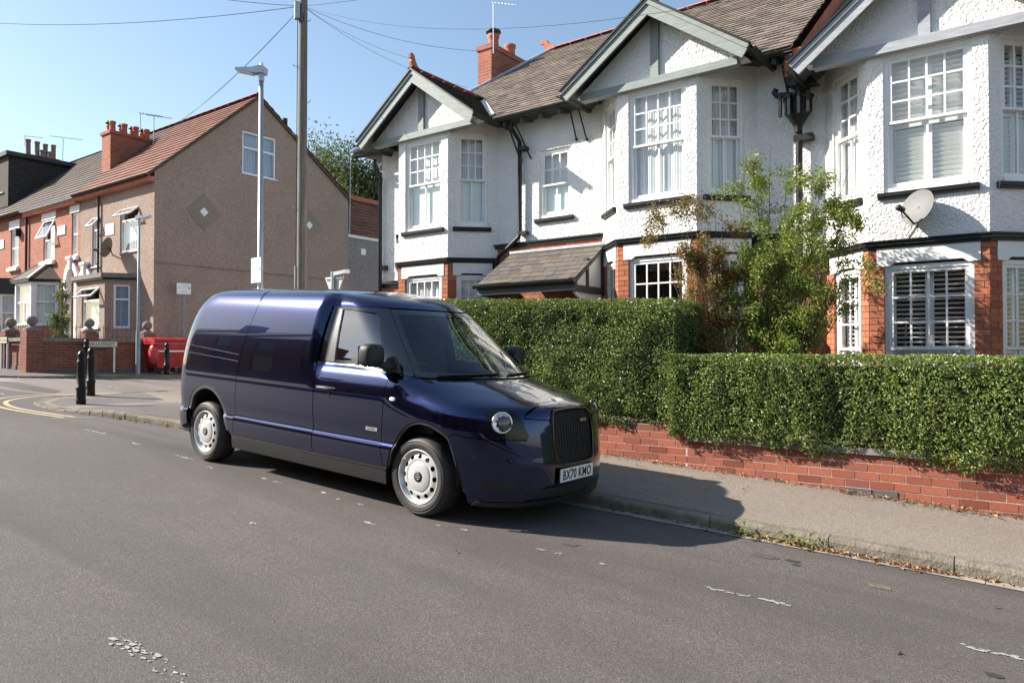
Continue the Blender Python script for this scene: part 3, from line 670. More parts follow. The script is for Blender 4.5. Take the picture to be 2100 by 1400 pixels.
# ---------------- the double-fronted house (two bays and a porch)
gA=gz(-7.6,10.5)+.2
HA=empty('white_house',(-7.6,11.4,gA),label='white roughcast house with two gabled bays and a slated porch between them',cat='house')
ZA=dict(base=gA-.6,vis=.48,gsill=gA+.75,lin=1.54,s0=1.79,s1=1.885,sill=2.50,head=4.355,beam0=4.38,beam1=4.50,apex=5.66,foot=4.49,gsplit=.42)
mats=dict(render=M['white_render'],lintel=M['lintel'])
C1,C2,C3=-10.24,-5.09,-1.30
bay(HA,C1,ZA,mats,('net','blindnet','blind'),('net','net','net'))
ZB=dict(ZA); ZB.update(beam0=4.30,beam1=4.42,apex=5.58,foot=4.45,sill=2.46,head=4.285)
bay(HA,C2,ZB,mats,('net','net','net'),('none','none','none'))
# main walls: panels between the bays
XL,XM=-12.17,-3.08
def wallpanel(par,x0,x1,z0,z1,mat,name,holes=(),y=YM,t=.24):
    mb=MB(); xs=sorted({x0,x1,*[h[0] for h in holes],*[h[1] for h in holes]}); zs=sorted({z0,z1,*[h[2] for h in holes],*[h[3] for h in holes]})
    for a,b in zip(xs,xs[1:]):
        for c,d in zip(zs,zs[1:]):
            if any(h[0]<=(a+b)/2<=h[1] and h[2]<=(c+d)/2<=h[3] for h in holes): continue
            mb.box(a,b,y,y+t,c,d)
    return mb.build(name,mat,par)
ST=2.13; win=(-7.86,-7.14,2.56,3.86)
wallpanel(HA,XL,C1-1.385,1.62,4.6,M['white_render'],'wall'); wallpanel(HA,C1+1.385,C2-1.385,ST+.03,4.6,M['white_render'],'wall',[win]); wallpanel(HA,C2+1.385,XM,1.85,4.6,M['white_render'],'wall')
MB().box(XL,XM,YM+.24,YM+.3,gA-.5,4.5).build('inner_wall',M['room'],HA)
MB().box(XL,XL+.24,YM+.24,19.,gA-.6,4.55).build('side_wall',M['white_render'],HA)
sash(HA,(win[0],YM),(win[1],YM),win[2],win[3],3,2,.5,'blindnet')
for x0,x1,s in ((C1+1.30,C2-1.30,ST),(XL-.02,C1-1.34,1.54),(C2+1.34,XM,1.79)):
    mb=MB(); mb.box(x0,x1,YM-.04,YM+.05,s-.06,s-.005); mb.box(x0,x1,YM-.065,YM+.05,s-.005,s+.025); mb.build('string_course',M['black_paint'],HA)
def brickpanel(par,x0,x1,z0,z1,zv,name='brick_wall'):
    p=MB().box(x0,x1,YM+.01,YM+.24,z0,z1).build(name,M['mortar2'],par); brickface(p,(x0,YM),Vector((1,0)),Vector((0,-1)),x1-x0,zv,z1); return p
brickpanel(HA,XL,C1-1.385,gA-.6,1.48,.6); brickpanel(HA,C1+1.385,C2-1.385,gA-.6,ST-.06,.75); brickpanel(HA,C2+1.385,XM,gA-.6,1.73,.1)
gable(HA,C1,ZA,M['grey_timber'],M['slate_dark_shaded'],13.1,rb=(1.55,.75))
gable(HA,C2,ZB,M['grey_timber'],M['slate_dark_shaded'],13.0,rb=(1.5,.75),finial=True)
# main roof
s_=3.2/4.4; yE,zE=11.05,4.55; yR=15.5; zR=zE+s_*(yR-yE); sn=math.atan(s_); vd=np.array([0,math.cos(sn),math.sin(sn)]); nr=np.array([0,-math.sin(sn),math.cos(sn)]); Hs=(yR-yE)/math.cos(sn)
hipx=lambda y:-12.75+(y-yE)*(2.45/(yR-yE))     # plan line of the left hip
MB().add([(-12.75,yE,zE-.02),(XM,yE,zE-.02),(XM,yR,zR-.02),(-10.3,yR,zR-.02)],[(0,1,2,3)]).add([(-12.75,yE,zE-.02),(-10.3,yR,zR-.02),(-12.75,20,zE-.02)],[(0,1,2)]).add([(-10.3,yR,zR-.02),(XM,yR,zR-.02),(XM,20,zE-.02),(-12.75,20,zE-.02)],[(0,1,2,3)]).build('roof',M['slate'],HA)
def clipA(u,v):
    x=-12.75+u; y=yE+v*math.cos(sn)
    if x<hipx(y)+.03: return False
    zz=zE+v*math.sin(sn)
    for c,ap,ft in ((C1,ZA['apex'],ZA['foot']),(C2,ZB['apex'],ZB['foot'])):
        if zz<ap-.02-(ap-ft)/1.62*abs(x-c): return False
    return True
slates((-12.75,yE,zE),(1,0,0),vd,nr,XM+12.75,Hs,.17,.235,M['slate'],'slates',HA,clip=clipA)
mb=MB(); mb.tube([(-12.75,yE,zE+.02),(-10.3,yR,zR+.03)],.045,8); mb.build('hip_roll',M['lead'],HA)
# cement fillet in the valleys
for c,zz,sg in ((C1,ZA,1),(C2,ZB,1)):
    sl=(zz['apex']-zz['foot'])/1.62
    for sg in (-1,1):
        pts=[]
        for t in (0.,1.):
            z_=zz['foot']+.16+(zz['apex']-zz['foot']-.25)*t; x_=c+sg*(zz['apex']-z_)/sl; y_=yE+(z_-zE)/s_; pts.append(Vector((x_,y_,z_+.035)))
        MB().bar(pts[0],pts[1],.14,.02,(0,-.6,.8)).build('valley_flashing',M['mortar_white'],HA)
def ridgerun(par,x0,x1,y,z,mat,r=.13,L=.45):
    x=x0
    while x<x1:
        pts=[]
        for xx in (x,min(x+L-.01,x1)):
            for k in range(7): t=R(-65+130*k/6); pts.append((xx,y+r*math.sin(t),z+r*.85*math.cos(t)-.03))
        MB().add(pts,[(i,7+i,8+i,i+1) for i in range(6)],0,True).build('ridge_tile',mat,par); x+=L
ridgerun(HA,-10.2,XM,yR,zR,M['ridge'])
MB().prism([(-10.15,yR-.05,zR+.03),(-10.45,yR-.05,zR+.02),(-10.5,yR-.05,zR+.2),(-10.6,yR-.05,zR+.24),(-10.55,yR-.05,zR+.32),(-10.42,yR-.05,zR+.3),(-10.34,yR-.05,zR+.18),(-10.15,yR-.05,zR+.1)],(0,.1,0)).build('finial',M['ridge'],HA)
# eaves gutter pieces and rafter feet
def gutterx(par,x0,x1,y,z,mat=M['gutter_green'],r=.06):
    mb=MB(); K=7; vs=[]
    for x in (x0,x1):
        for k in range(K): t=math.pi*k/(K-1); vs.append((x,y+r*math.cos(t),z-r*math.sin(t)))
    mb.add(vs,[(i,i+1,K+i+1,K+i) for i in range(K-1)],0,True); mb.add(vs,[(i,K+i,K+i+1,i+1) for i in range(K-1)],0,True); mb.add(vs[:K],[tuple(range(K))]).add(vs[K:],[tuple(range(K))])
    return mb.build('gutter',mat,par)
gutterx(HA,C1+1.6,C2-1.6,yE-.05,zE-.02); gutterx(HA,C2+1.6,XM-.1,yE-.05,zE-.05); gutterx(HA,-12.6,C1-1.7,yE-.05,zE-.1)
for x in np.arange(C1+1.8,C2-1.7,.42): MB().obox((x,YM-.16,zE-.10),(.035,0,0),(0,.18,.05),(0,0,.045)).build('rafter_foot',M['dark_timber'],HA)
for x in (C2+1.75,C2+1.98): MB().obox((x,YM-.16,zE-.10),(.035,0,0),(0,.18,.05),(0,0,.045)).build('rafter_foot',M['dark_timber'],HA)
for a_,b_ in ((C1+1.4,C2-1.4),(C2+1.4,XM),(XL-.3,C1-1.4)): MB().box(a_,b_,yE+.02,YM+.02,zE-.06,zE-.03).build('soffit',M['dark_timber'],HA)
# chimney with two pots
ch=MB().box(-11.5,-11.07,14.0,15.5,5.2,7.70).box(-11.53,-11.04,13.97,15.53,7.55,7.66).build('chimney_stack',M['side_brick'],HA)
def pot(par,x,y,z,h,r,mat,cowl=False):
    p=MB().lathe([(r*1.05,0),(r*1.05,.05),(r*.9,.07),(r*.85,h-.1),(r*1.0,h-.07),(r*1.02,h),(r*.8,h),(r*.75,h-.2)],16,(x,y,z)).build('chimney_pot',mat,par)
    if cowl: MB().lathe([(.001,h+.16),(r*.7,h+.15),(r*1.25,h+.10),(r*1.3,h+.06),(r*.6,h+.05),(r*.6,h-.02)],16,(x,y,z)).build('cowl',M['plastic_dark'],p)
pot(ch,-11.28,14.35,7.68,.36,.15,M['pot'],True); pot(ch,-11.28,15.05,7.68,.34,.15,M['pot'])
# ---------------- downpipes and brackets
def pipe(par,pts,r,mat,name='downpipe',n=10): return MB().tube(pts,r,n).build(name,mat,par)
xp=onY(1067,400,YM-.07)[0]
dp=pipe(HA,[(xp-.04,YM-.3,4.42),(xp-.04,YM-.3,4.30),(xp+.0,YM-.09,4.10),(xp,YM-.08,2.32),(xp-.02,YM-.1,2.24),(xp-.50,YM-.11,1.90),(xp-.55,YM-.11,1.80),(xp-.55,YM-.1,1.0)],.04,M['pipe_black'])
for z_ in (3.95,2.32): MB().box(xp-.03,xp+.16,YM-.12,YM-.0,z_-.03,z_+.03).build('pipe_bracket',M['pipe_black'],dp)
for a,b in (((-.12,-.32,4.40),(-.02,-.02,3.72)),((.05,-.32,4.40),(.22,-.02,3.74))): MB().tube([(xp+a[0],YM+a[1],a[2]),(xp+b[0],YM+b[1],b[2])],.016,6).build('stay_rod',M['pipe_black'],dp)
for px0,px1 in ((1168,1182),(1186,1203)):
    a=onY(px0,222,YM-.3); b=onY(px1,286,YM-.02); t_=MB().tube([a,b],.015,6); t_.sphere(b,.03,8,6); t_.build('stay_rod',M['pipe_black'],HA)
xl=XL+.04
dp2=pipe(HA,[(XL+.25,YM-.45,4.26),(XL+.22,YM-.42,4.18),(xl+.03,YM-.1,3.92),(xl,YM-.09,3.8),(xl,YM-.09,gA)],.042,M['pipe_black'])
MB().box(xl,xl+.16,YM-.12,YM,1.87,1.97).build('pipe_bracket',M['pipe_black'],dp2)
# ---------------- porch
pzT,pzB=1.98,1.09; pyB,pyF=YM-.01,10.28; px0=-9.05; px1=-6.42
xA0=onY(978,590,pyF)[0]; xA1=onY(1186,580,pyF)[0]; pzB=onY(1100,583,pyF)[2]+.04; xB1=onY(1240,500,pyB)[0]; pzT=onY(1150,510,pyB)[2]
px0=xA0; px1=(xA1+xB1)/2
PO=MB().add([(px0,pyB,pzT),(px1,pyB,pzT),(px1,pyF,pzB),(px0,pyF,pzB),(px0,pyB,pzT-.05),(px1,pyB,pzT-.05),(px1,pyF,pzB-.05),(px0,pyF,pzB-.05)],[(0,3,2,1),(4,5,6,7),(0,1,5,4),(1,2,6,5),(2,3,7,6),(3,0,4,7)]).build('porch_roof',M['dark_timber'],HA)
ps=(pzT-pzB)/(pyB-pyF); pa=math.atan(ps); pL=(pyB-pyF)/math.cos(pa); me=unit('shingle',M['shingle'])
rows=8; ex=pL/rows
for r in range(rows):
    x=px0-(.13 if r%2 else 0)
    while x<px1-.02:
        a=max(x,px0); wd=.25*random.uniform(.9,1.08); b=min(x+wd,px1)
        if b-a>.04:
            v=ex*(r+.5)+.02+random.uniform(-.012,.012); h=.016+random.uniform(0,.006); cy=pyF+math.cos(pa)*v-math.sin(pa)*h; cz=pzB+math.sin(pa)*v+math.cos(pa)*h
            o=put(me,'shingle',PO,((a+b)/2,cy,cz),(1,0),b-a-.008,ex*1.12,.014); o.rotation_euler=(pa-.045,0,random.uniform(-.012,.012))
        x+=wd
MB().bar((px0,pyB-.06,pzT+.0),(px1,pyB-.06,pzT+.0),.12,.05).build('flashing',M['lead'],PO)
gutterx(PO,px0-.04,px1+.02,pyF-.05,pzB-.0,r=.055)
MB().box(px0,px1,pyF+.0,pyF+.08,pzB-.17,pzB-.035).box(px0+.05,px0+.17,pyF+.08,pyB,pzB-.19,pzB-.07).build('porch_beam',M['dark_timber'],HA)
xs=px1-.10
sd=MB(); sd.bar((xs,pyF+.03,pzB-.03),(xs,pyB,pzT-.06),.06,.09,(0,-1,1)); sd.box(xs-.04,xs+.04,pyF+.05,pyB,pzB-.19,pzB-.07); sd.box(xs-.04,xs+.04,pyF+.50,pyF+.56,pzB-.07,pzB+.42); sd.box(xs-.05,xs+.05,pyB-.1,pyB,pzB-.2,pzT-.1); sd.build('porch_side_frame',M['dark_timber'],HA)
MB().prism([(xs-.01,pyF+.14,pzB-.07),(xs-.01,pyB-.1,pzB-.07),(xs-.01,pyB-.1,pzT-.16)],(.02,0,0)).build('porch_side_panel',M['white_smooth'],HA)
MB().prism([(xs-.02,pyF+.1,pzB-.19),(xs-.02,pyB-.05,pzB-.19),(xs-.02,pyB-.15,pzB-.30),(xs-.02,pyF+.6,pzB-.42),(xs-.02,pyF+.3,pzB-.30)],(.04,0,0)).build('porch_bracket',M['white_paint'],HA)
MB().box(-8.1,-7.1,YM-.02,YM+.02,gA,gA+1.95).build('front_door',M['dark_timber'],HA)
# ---------------- the right-hand house (one bay in view)
gB=gz(-1.3,10.5)+.2
HB=empty('white_house',(-.4,11.4,gB),label='white roughcast house with louvred shutters in its bay window, nearest the camera',cat='house')
ZC=dict(base=gB-.6,vis=-.12,gsill=-.55,lin=1.155,s0=1.395,s1=1.495,sill=2.13,head=3.96,beam0=3.975,beam1=4.10,apex=5.30,foot=4.02,gsplit=.36)
bay(HB,C3,ZC,dict(render=M['white_render'],lintel=M['white_smooth']),('net','shutterclosed','shutter'),('shutter','shutter','shutter'))
XR=6.
wallpanel(HB,XM,C3-1.385,1.42,4.3,M['white_render'],'wall'); wallpanel(HB,C3+1.385,XR,1.42,4.3,M['white_render'],'wall')
brickpanel(HB,XM,C3-1.385,gB-.6,1.36,-.15); MB().box(C3+1.385,XR,YM+.01,YM+.24,gB-.6,1.36).build('brick_wall',M['side_brick'],HB)
MB().box(XM,XR,YM+.24,YM+.3,gB-.5,4.2).build('inner_wall',M['room'],HB); MB().box(XR-.24,XR,YM+.3,19,gB-.6,4.3).build('side_wall',M['white_render'],HB)
mb=MB(); mb.box(XM,C3-1.35,YM-.05,YM+.05,1.36,1.46); mb.box(C3+1.35,XR,YM-.05,YM+.05,1.36,1.46); mb.build('string_course',M['black_paint'],HB)
gable(HB,C3,ZC,M['blue_grey_timber'],M['slate_dark_shaded'],13.0,rb=(1.5,.75))
zE2=4.25; yR2=15.5
MB().add([(XM,yE,zE2-.02),(XR+.2,yE,zE2-.02),(XR+.2,yR2,zE2-.02+s_*(yR2-yE)),(XM,yR2,zE2-.02+s_*(yR2-yE))],[(0,1,2,3)]).add([(XM,yR2,zE2-.02+s_*(yR2-yE)),(XR+.2,yR2,zE2-.02+s_*(yR2-yE)),(XR+.2,20,zE2),(XM,20,zE2)],[(0,1,2,3)]).build('roof',M['slate'],HB)
slates((XM,yE,zE2),(1,0,0),vd,nr,4.,Hs,.17,.235,M['slate'],'slates',HB,clip=lambda u,v:not(zE2+v*math.sin(sn)<ZC['apex']-.02-(ZC['apex']-ZC['foot'])/1.62*abs(XM+u-C3)))
MB().box(XM-.12,XM+.12,yE+.1,yR,zE-.4,zE).add([(XM+.13,yE+.05,zE2),(XM+.13,yE+.05,zE),(XM+.13,yR,zR),(XM+.13,yR,zR-.35)],[(0,3,2,1)]).build('party_flashing',M['ridge'],HB)
gutterx(HB,XM+.05,C3-1.65,yE-.05,zE2-.03)
# the black soil pipe with hopper, shared on the party line
xh=onY(1640,330,YM-.1)[0]; yh=YM-.13
SP=pipe(HB,[(xh,yh,3.35),(xh,yh,gB)],.05,M['pipe_black'])
hp=MB(); hp.lathe([(.05,3.30),(.06,3.38),(.065,3.40),(.16,3.55),(.20,3.60),(.20,3.78),(.225,3.80),(.225,3.84),(.05,3.84)],8,(xh,yh-.03,0),sm=False)
for sx in (-.2,-.07,.07,.2): hp.box(xh+sx-.02,xh+sx+.02,yh-.28,yh-.22,3.52,3.84)
hp.tube([(xh-.30,yh-.1,4.0),(xh-.33,yh-.1,3.95),(xh-.30,yh-.1,3.90),(xh-.05,yh-.08,3.86)],.045,8); hp.tube([(xh-.15,yh-.1,4.02),(xh+.18,yh-.14,4.12)],.055,8); hp.lathe([(.05,3.84),(.06,3.9),(.10,3.98),(.12,4.05),(.13,4.12),(.06,4.2),(.09,4.26),(.09,4.3)],10,(xh+.03,yh-.05,0)); hp.prism([(xh-.1,yh-.2,3.98),(xh+.32,yh-.2,3.94),(xh+.2,yh-.2,4.08),(xh-.02,yh-.2,4.08)],(0,.2,0)); hp.tube([(xh-.22,yh-.05,4.35),(xh-.12,yh-.05,3.8)],.022,6)
hp.build('hopper_head',M['pipe_black'],SP)
for z_ in (3.22,.2): MB().box(xh-.07,xh+.2,yh-.05,yh+.1,z_-.04,z_+.05).build('pipe_bracket',M['pipe_black'],SP)
# ================================================================ the terrace across the side street
XG=-22.2; YF=11.32; YK=19.0; EZ=5.5; RZ=9.0; RY=14.95; KZ=6.12
def P4(px,py,Y=YF): p=onY(px,py,Y); return p[0],p[2]
def frontwall(par,x0,x1,z0,z1,holes,mat,name='front_wall',y=YF,t=.25): return wallpanel(par,x0,x1,z0,z1,mat,name,holes,y,t)
def casement(par,x0,x1,z0,z1,y=YF,ux=(1,0),split=None,mull=None,kind='blue',openlight=False,o=None,fr=.06,dark=True):
    """plastic casement window: frame, panes, curtain, optional top light swung open"""
    ux=Vector(ux); n=Vector((ux.y,-ux.x)); O=Vector(o) if o is not None else Vector((x0,y)); L=x1-x0; u3=Vector((ux.x,ux.y,0)); n3=Vector((n.x,n.y,0)); base=O-n*.07
    def bx(mb,u0,u1,d0,d1,za,zb): c=base+ux*(u0+u1)/2+n*(d0+d1)/2; mb.obox((c.x,c.y,(za+zb)/2),u3*(u1-u0)/2,n3*(d1-d0)/2,Vector((0,0,(zb-za)/2)))
    mb=MB(); bx(mb,0,fr,-.05,.03,z0,z1); bx(mb,L-fr,L,-.05,.03,z0,z1); bx(mb,fr,L-fr,-.05,.03,z1-fr,z1); bx(mb,fr,L-fr,-.05,.03,z0,z0+fr)
    zc=z0+(z1-z0)*split if split else z1
    if split: bx(mb,fr,L-fr,-.04,.028,zc-.03,zc+.03)
    if mull: bx(mb,L*mull-.03,L*mull+.03,-.042,.026,z0+fr,(zc-.03) if split else z1-fr)
    bx(mb,-.04,L+.04,-.06,.12,z0-.035,z0-.001)
    W=mb.build('window',M['upvc'],par)
    def pane(ua,ub,za,zb): c=base+ux*(ua+ub)/2; put(ME_PANE,'pane',W,(c.x,c.y,(za+zb)/2),ux,ub-ua,.006,zb-za)
    hz=(zc-.03) if split else z1-fr
    for a,b in (((fr,L*mull-.03),(L*mull+.03,L-fr)) if mull else ((fr,L-fr),)): pane(a,b,z0+fr,hz)
    if split and not openlight: pane(fr,L-fr,zc+.03,z1-fr)
    if openlight:
        h=z1-zc; t=R(50 if openlight is True else openlight); top=base+n*.04; d3=n3*math.sin(t)-Vector((0,0,1))*math.cos(t); c0=Vector((top.x,top.y,z1-.02)); k=d3.cross(u3)
        fm=MB()
        def ob(u0,u1,v0,v1): c=c0+u3*(u0+u1)/2+d3*(v0+v1)/2; fm.obox(c,u3*(u1-u0)/2,d3*(v1-v0)/2,k*.022)
        ob(.01,.07,0,h); ob(L-.07,L-.01,0,h); ob(.07,L-.07,0,.06); ob(.07,L-.07,h-.06,h); W2=fm.build('opening_light',M['upvc'],W)
        c=c0+u3*L/2+d3*h/2; MB().obox(c,u3*(L/2-.07),d3*(h/2-.06),k*.004).build('pane',M['glass'],W)
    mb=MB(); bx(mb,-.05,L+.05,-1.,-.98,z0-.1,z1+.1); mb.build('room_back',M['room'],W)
    if kind!='none':
        mt={'blue':M['curtain_blue'],'net':M['curtain'],'cream':M['curtain_cream']}[kind]; K=max(6,int(L/.05)); vs=[]
        for i in range(K+1): p=base+ux*(L*i/K)+n*(-.12+.03*(i%2)); vs+=[(p.x,p.y,z0),(p.x,p.y,z1 if not openlight else zc)]
        MB().add(vs,[(2*i,2*i+2,2*i+3,2*i+1) for i in range(K)],0,True).build('curtain',mt,W)
    return W
def rect(pxa,pya,pxb,pyb,Y=YF): a=onY(pxa,(pya+pyb)/2,Y); b=onY(pxb,(pya+pyb)/2,Y); m=(pxa+pxb)/2; return a[0],b[0],onY(m,pyb,Y)[2],onY(m,pya,Y)[2]
sF=(RZ-EZ)/(RY-YF+.25); aF=math.atan(sF); vF=np.array([0,math.cos(aF),math.sin(aF)]); nF=np.array([0,-math.sin(aF),math.cos(aF)]); HF=(RY-YF+.25)/math.cos(aF)
def terrace_roof(par,x0,x1,mat,exp=.30,wid=.28):
    MB().add([(x0,YF-.25,EZ-.03),(x1,YF-.25,EZ-.03),(x1,RY,RZ-.03),(x0,RY,RZ-.03)],[(0,1,2,3)]).add([(x0,RY,RZ-.03),(x1,RY,RZ-.03),(x1,YK+.2,KZ-.15),(x0,YK+.2,KZ-.15)],[(0,1,2,3)]).build('roof',mat,par)
    slates((x0,YF-.25,EZ),(1,0,0),vF,nF,x1-x0,HF,exp,wid,mat,'roof_tiles',par,th=.03,jit=.004)
    bl=math.hypot(YK+.2-RY,RZ-KZ+.15); vb=np.array([0,-(YK+.2-RY)/bl,(RZ-KZ+.15)/bl]); nb=np.array([0,vb[2],-vb[1]])
    slates((x0,YK+.2,KZ-.12),(1,0,0),vb,nb,x1-x0,bl,exp,wid,mat,'roof_tiles',par,th=.03,jit=.004)
gC=gz(-22,11)+.15
# ---- pebbledashed end house
HC=empty('end_terrace_house',(-24.7,YF,gC),label='brown pebbledashed end-of-terrace house with blank gable and two diamond panels',cat='house')
XD=-27.29
uw=rect(246,448,284,516); uw=(uw[0],uw[1],uw[2],onY(265,425,YF)[2]); nw=rect(189,470,204,547); nw=(nw[0],nw[1],nw[2],onY(196,445,YF)[2])
bayx0,bayx1=-26.35,-23.15
arch=(-27.16,-26.42,gC,2.65)
frontwall(HC,XD,XG-.251,gC-.5,EZ,[uw,nw,(bayx0+.3,bayx1-.3,gC+.3,2.3),arch],M['pebble'])
# gable wall: five-sided with a window hole
wz=[onX(531,p,XG)[2] for p in (274,363)]; wy=[onX(p,318,XG)[1] for p in (497,566)]
mb=MB(); z0,z1=wz[1]+.02,wz[0]-.03; y0,y1=wy
fr_=lambda y:EZ+sF*(y-YF+.25)-.06
bk=lambda y:RZ-.06-(RZ-KZ)*(y-RY)/(YK-RY)
def gp(poly): mb.prism([(XG,y,z) for y,z in poly],(-.25,0,0))
gp([(YF,gC-.8),(y0,gC-.8),(y0,fr_(y0)),(YF,fr_(YF))]); gp([(y0,gC-.8),(y1,gC-.8),(y1,z0),(y0,z0)])
gp([(y0,z1),(y1,z1),(y1,bk(y1)),(RY,RZ-.06),(y0,fr_(y0))]); gp([(y1,gC-.8),(YK,gC-.8),(YK,bk(YK)),(y1,bk(y1))])
mb.build('gable_wall',M['pebble'],HC)
casement(HC,0,y1-y0,z0,z1,ux=(0,1),o=(XG,y0),split=.62,mull=.5,kind='blue')
MB().prism([(XG+.001,YF-.02,onX(316,538,XG)[2]),(XG+.001,YK,2.81),(XG+.001,YK,2.845),(XG+.001,YF-.02,2.84)],(.03,0,0)).build('bell_cast',M['pebble_patch'],HC)
for nm,px,py,r in (('diamond_panel',418,435,36),('diamond_panel',634,462,33)):
    c=onX(px,py,XG); h=.62; 
    D=MB().prism([(XG+.002,c[1]-h,c[2]),(XG+.002,c[1],c[2]-h),(XG+.002,c[1]+h,c[2]),(XG+.002,c[1],c[2]+h)],(.012,0,0)).build(nm,M['pebble_patch'],HC)
    h=.15; MB().prism([(XG+.014,c[1]-h,c[2]),(XG+.014,c[1],c[2]-h),(XG+.014,c[1]+h,c[2]),(XG+.014,c[1],c[2]+h)],(.01,0,0)).build('white_tile',M['white_smooth'],D)
terrace_roof(HC,XD,XG+.08,M['clay_tile']); ridgerun(HC,XD,XG+.05,RY,RZ+.03,M['ridge'],.13,.45)
MB().bar((XG+.06,YF-.27,EZ-.05),(XG+.06,RY,RZ-.06),.05,.09,(0,-1,1)).bar((XG+.06,YK+.2,KZ-.2),(XG+.06,RY,RZ-.06),.05,.09,(0,1,1)).build('verge',M['grey_tile'],HC)
gutterx(HC,XD,XG,YF-.28,EZ-.03,M['pipe_black']); MB().box(XD,XG,YF-.23,YF,EZ-.19,EZ-.04).build('fascia',M['ridge'],HC)
casement(HC,*uw,split=.72,kind='net',openlight=48); casement(HC,*nw,split=.74,kind='blue',openlight=40)
pl=rect(217,459,235,482); MB().box(pl[0],pl[1],YF-.02,YF+.01,pl[2],pl[3]).box(pl[0]+.05,pl[1]-.05,YF-.03,YF-.019,pl[2]+.05,pl[3]-.05).build('date_stone',M['lintel'],HC)
pipe(HC,[(onY(206,420,YF)[0],YF-.06,EZ-.1),(onY(206,420,YF)[0],YF-.06,2.55)],.035,M['pipe_black'])
vn=onX(588,245,XG-.4); MB().tube([(XG-.5,vn[1],vn[2]-.5),(XG-.5,vn[1],vn[2]+.05)],.09,8).build('roof_vent',M['pipe_black'],HC)
def ground_bay(par,x0,x1,zb,zt,d,mat,wins,roofz=None):
    A=(x0,YF); B=(x0+d*.8,YF-d); C=(x1-d*.8,YF-d); D=(x1,YF); fs=[(A,B),(B,C),(C,D)]; hs=[]
    mb=MB()
    for (p,q),wn in zip(fs,wins):
        u,n,L=vec2(p,q); a,b,z0,z1=wn[0]*L,wn[1]*L,wn[2],wn[3]
        for (ua,ub,za,zb_) in ((0,a,zb,zt),(b,L,zb,zt),(a,b,zb,z0),(a,b,z1,zt)): plan_prism(mb,[inoff(p,q,ua,0),inoff(p,q,ub,0),inoff(p,q,ub,.2),inoff(p,q,ua,.2)],za,zb_)
    mb.build('bay_wall',mat,par)
    for (p,q),wn in zip(fs,wins):
        u,n,L=vec2(p,q); casement(par,0,(wn[1]-wn[0])*L,wn[2],wn[3],ux=u,o=inoff(p,q,wn[0]*L,0),split=wn[4],mull=wn[5] if len(wn)>5 else None,kind=wn[6] if len(wn)>6 else 'net',openlight=wn[7] if len(wn)>7 else False)
    return A,B,C,D
zt=onY(235,575,YF-.4)[2]; zbw=onY(235,672,YF-.5)[2]
A,B,C,D=ground_bay(HC,bayx0,bayx1,gC-.4,zt,.75,M['pebble'],[(.2,.8,zbw,zt-.15,.7),(.2,.82,zbw,zt-.2,.68,None,'net',45),(.25,.75,zbw,zt-.15,.66,None,'blue')])
mb=MB(); plan_prism(mb,[(A[0]-.1,A[1]),(B[0]-.06,B[1]-.14),(C[0]+.06,C[1]-.14),(D[0]+.1,D[1])],zt+.06,zt+.2); mb.build('bay_roof',M['coping'],HC)
mb=MB(); plan_prism(mb,[(A[0]-.06,A[1]),(B[0]-.04,B[1]-.09),(C[0]+.04,C[1]-.09),(D[0]+.06,D[1])],zt,zt+.055); mb.build('bay_fascia',M['pipe_black'],HC)
def doorway(par,x0,x1,z0,z1,door,recess=.5,mat=M['white_smooth']):
    """arched stone surround with keystone and jambs round a recessed door"""
    cx=(x0+x1)/2; r=(x1-x0)/2; zs=z1-r; mb=MB()
    for t0 in range(10):
        a,b=math.pi*t0/10,math.pi*(t0+1)/10; q=[(cx+rr*math.cos(t),YF-.09,zs+rr*1.15*math.sin(t)) for rr,t in ((r-.04,a),(r+.16,a),(r+.16,b),(r-.04,b))]; mb.prism(q,(0,.2,0))
    for s in (-1,1): mb.box(cx+s*(r+.05)-.09,cx+s*(r+.05)+.09,YF-.10,YF+.1,z0,zs-.1); mb.box(cx+s*(r+.05)-.12,cx+s*(r+.05)+.12,YF-.13,YF+.1,zs-.1,zs+.02)
    mb.prism([(cx-.06,YF-.15,zs+r*1.1),(cx+.06,YF-.15,zs+r*1.1),(cx+.1,YF-.15,zs+r*1.15+.28),(cx-.1,YF-.15,zs+r*1.15+.28)],(0,.2,0)); mb.box(cx-.2,cx+.2,YF-.18,YF+.05,zs+r*1.15+.28,zs+r*1.15+.37)
    mb.build('door_surround',mat,par); MB().box(x0-.02,x1+.02,YF+recess,YF+recess+.05,z0,z1+.4).build('front_door',door,par)
    return
doorway(HC,arch[0],arch[1],gC,2.72,M['white_smooth'],.12)
# ---- brick middle house
HD=empty('terraced_house',(-29.6,YF,gC),label='red brick terraced house with white lintels and a white framed bay under a slate hip',cat='house')
XE=-31.87; w1=rect(89,450,112,534); w2=rect(147,436,160,524); arch2=(-28.25,-27.5,gC,2.95)
b2x0,b2x1=-31.6,-29.0
frontwall(HD,XE,XD-.003,gC-.5,EZ,[w1,w2,arch2,(b2x0+.3,b2x1-.3,gC+.3,2.5)],M['terrace_brick'])
casement(HD,*w1,split=.5,kind='net',openlight=24); casement(HD,*w2,split=.5,kind='net')
for w_ in (w1,w2):
    MB().box(w_[0]-.12,w_[1]+.14,YF-.03,YF+.05,w_[3],w_[3]+.34).build('lintel',M['white_smooth'],HD); MB().box(w_[0]-.1,w_[1]+.1,YF-.12,YF+.02,w_[2]-.17,w_[2]-.04).build('sill',M['white_smooth'],HD)
pl=rect(119,463,135,482); MB().box(pl[0],pl[1],YF-.03,YF+.01,pl[2],pl[3]).box(pl[0]+.06,pl[1]-.06,YF-.04,YF-.029,pl[2]+.06,pl[3]-.06).build('date_stone',M['lintel'],HD)
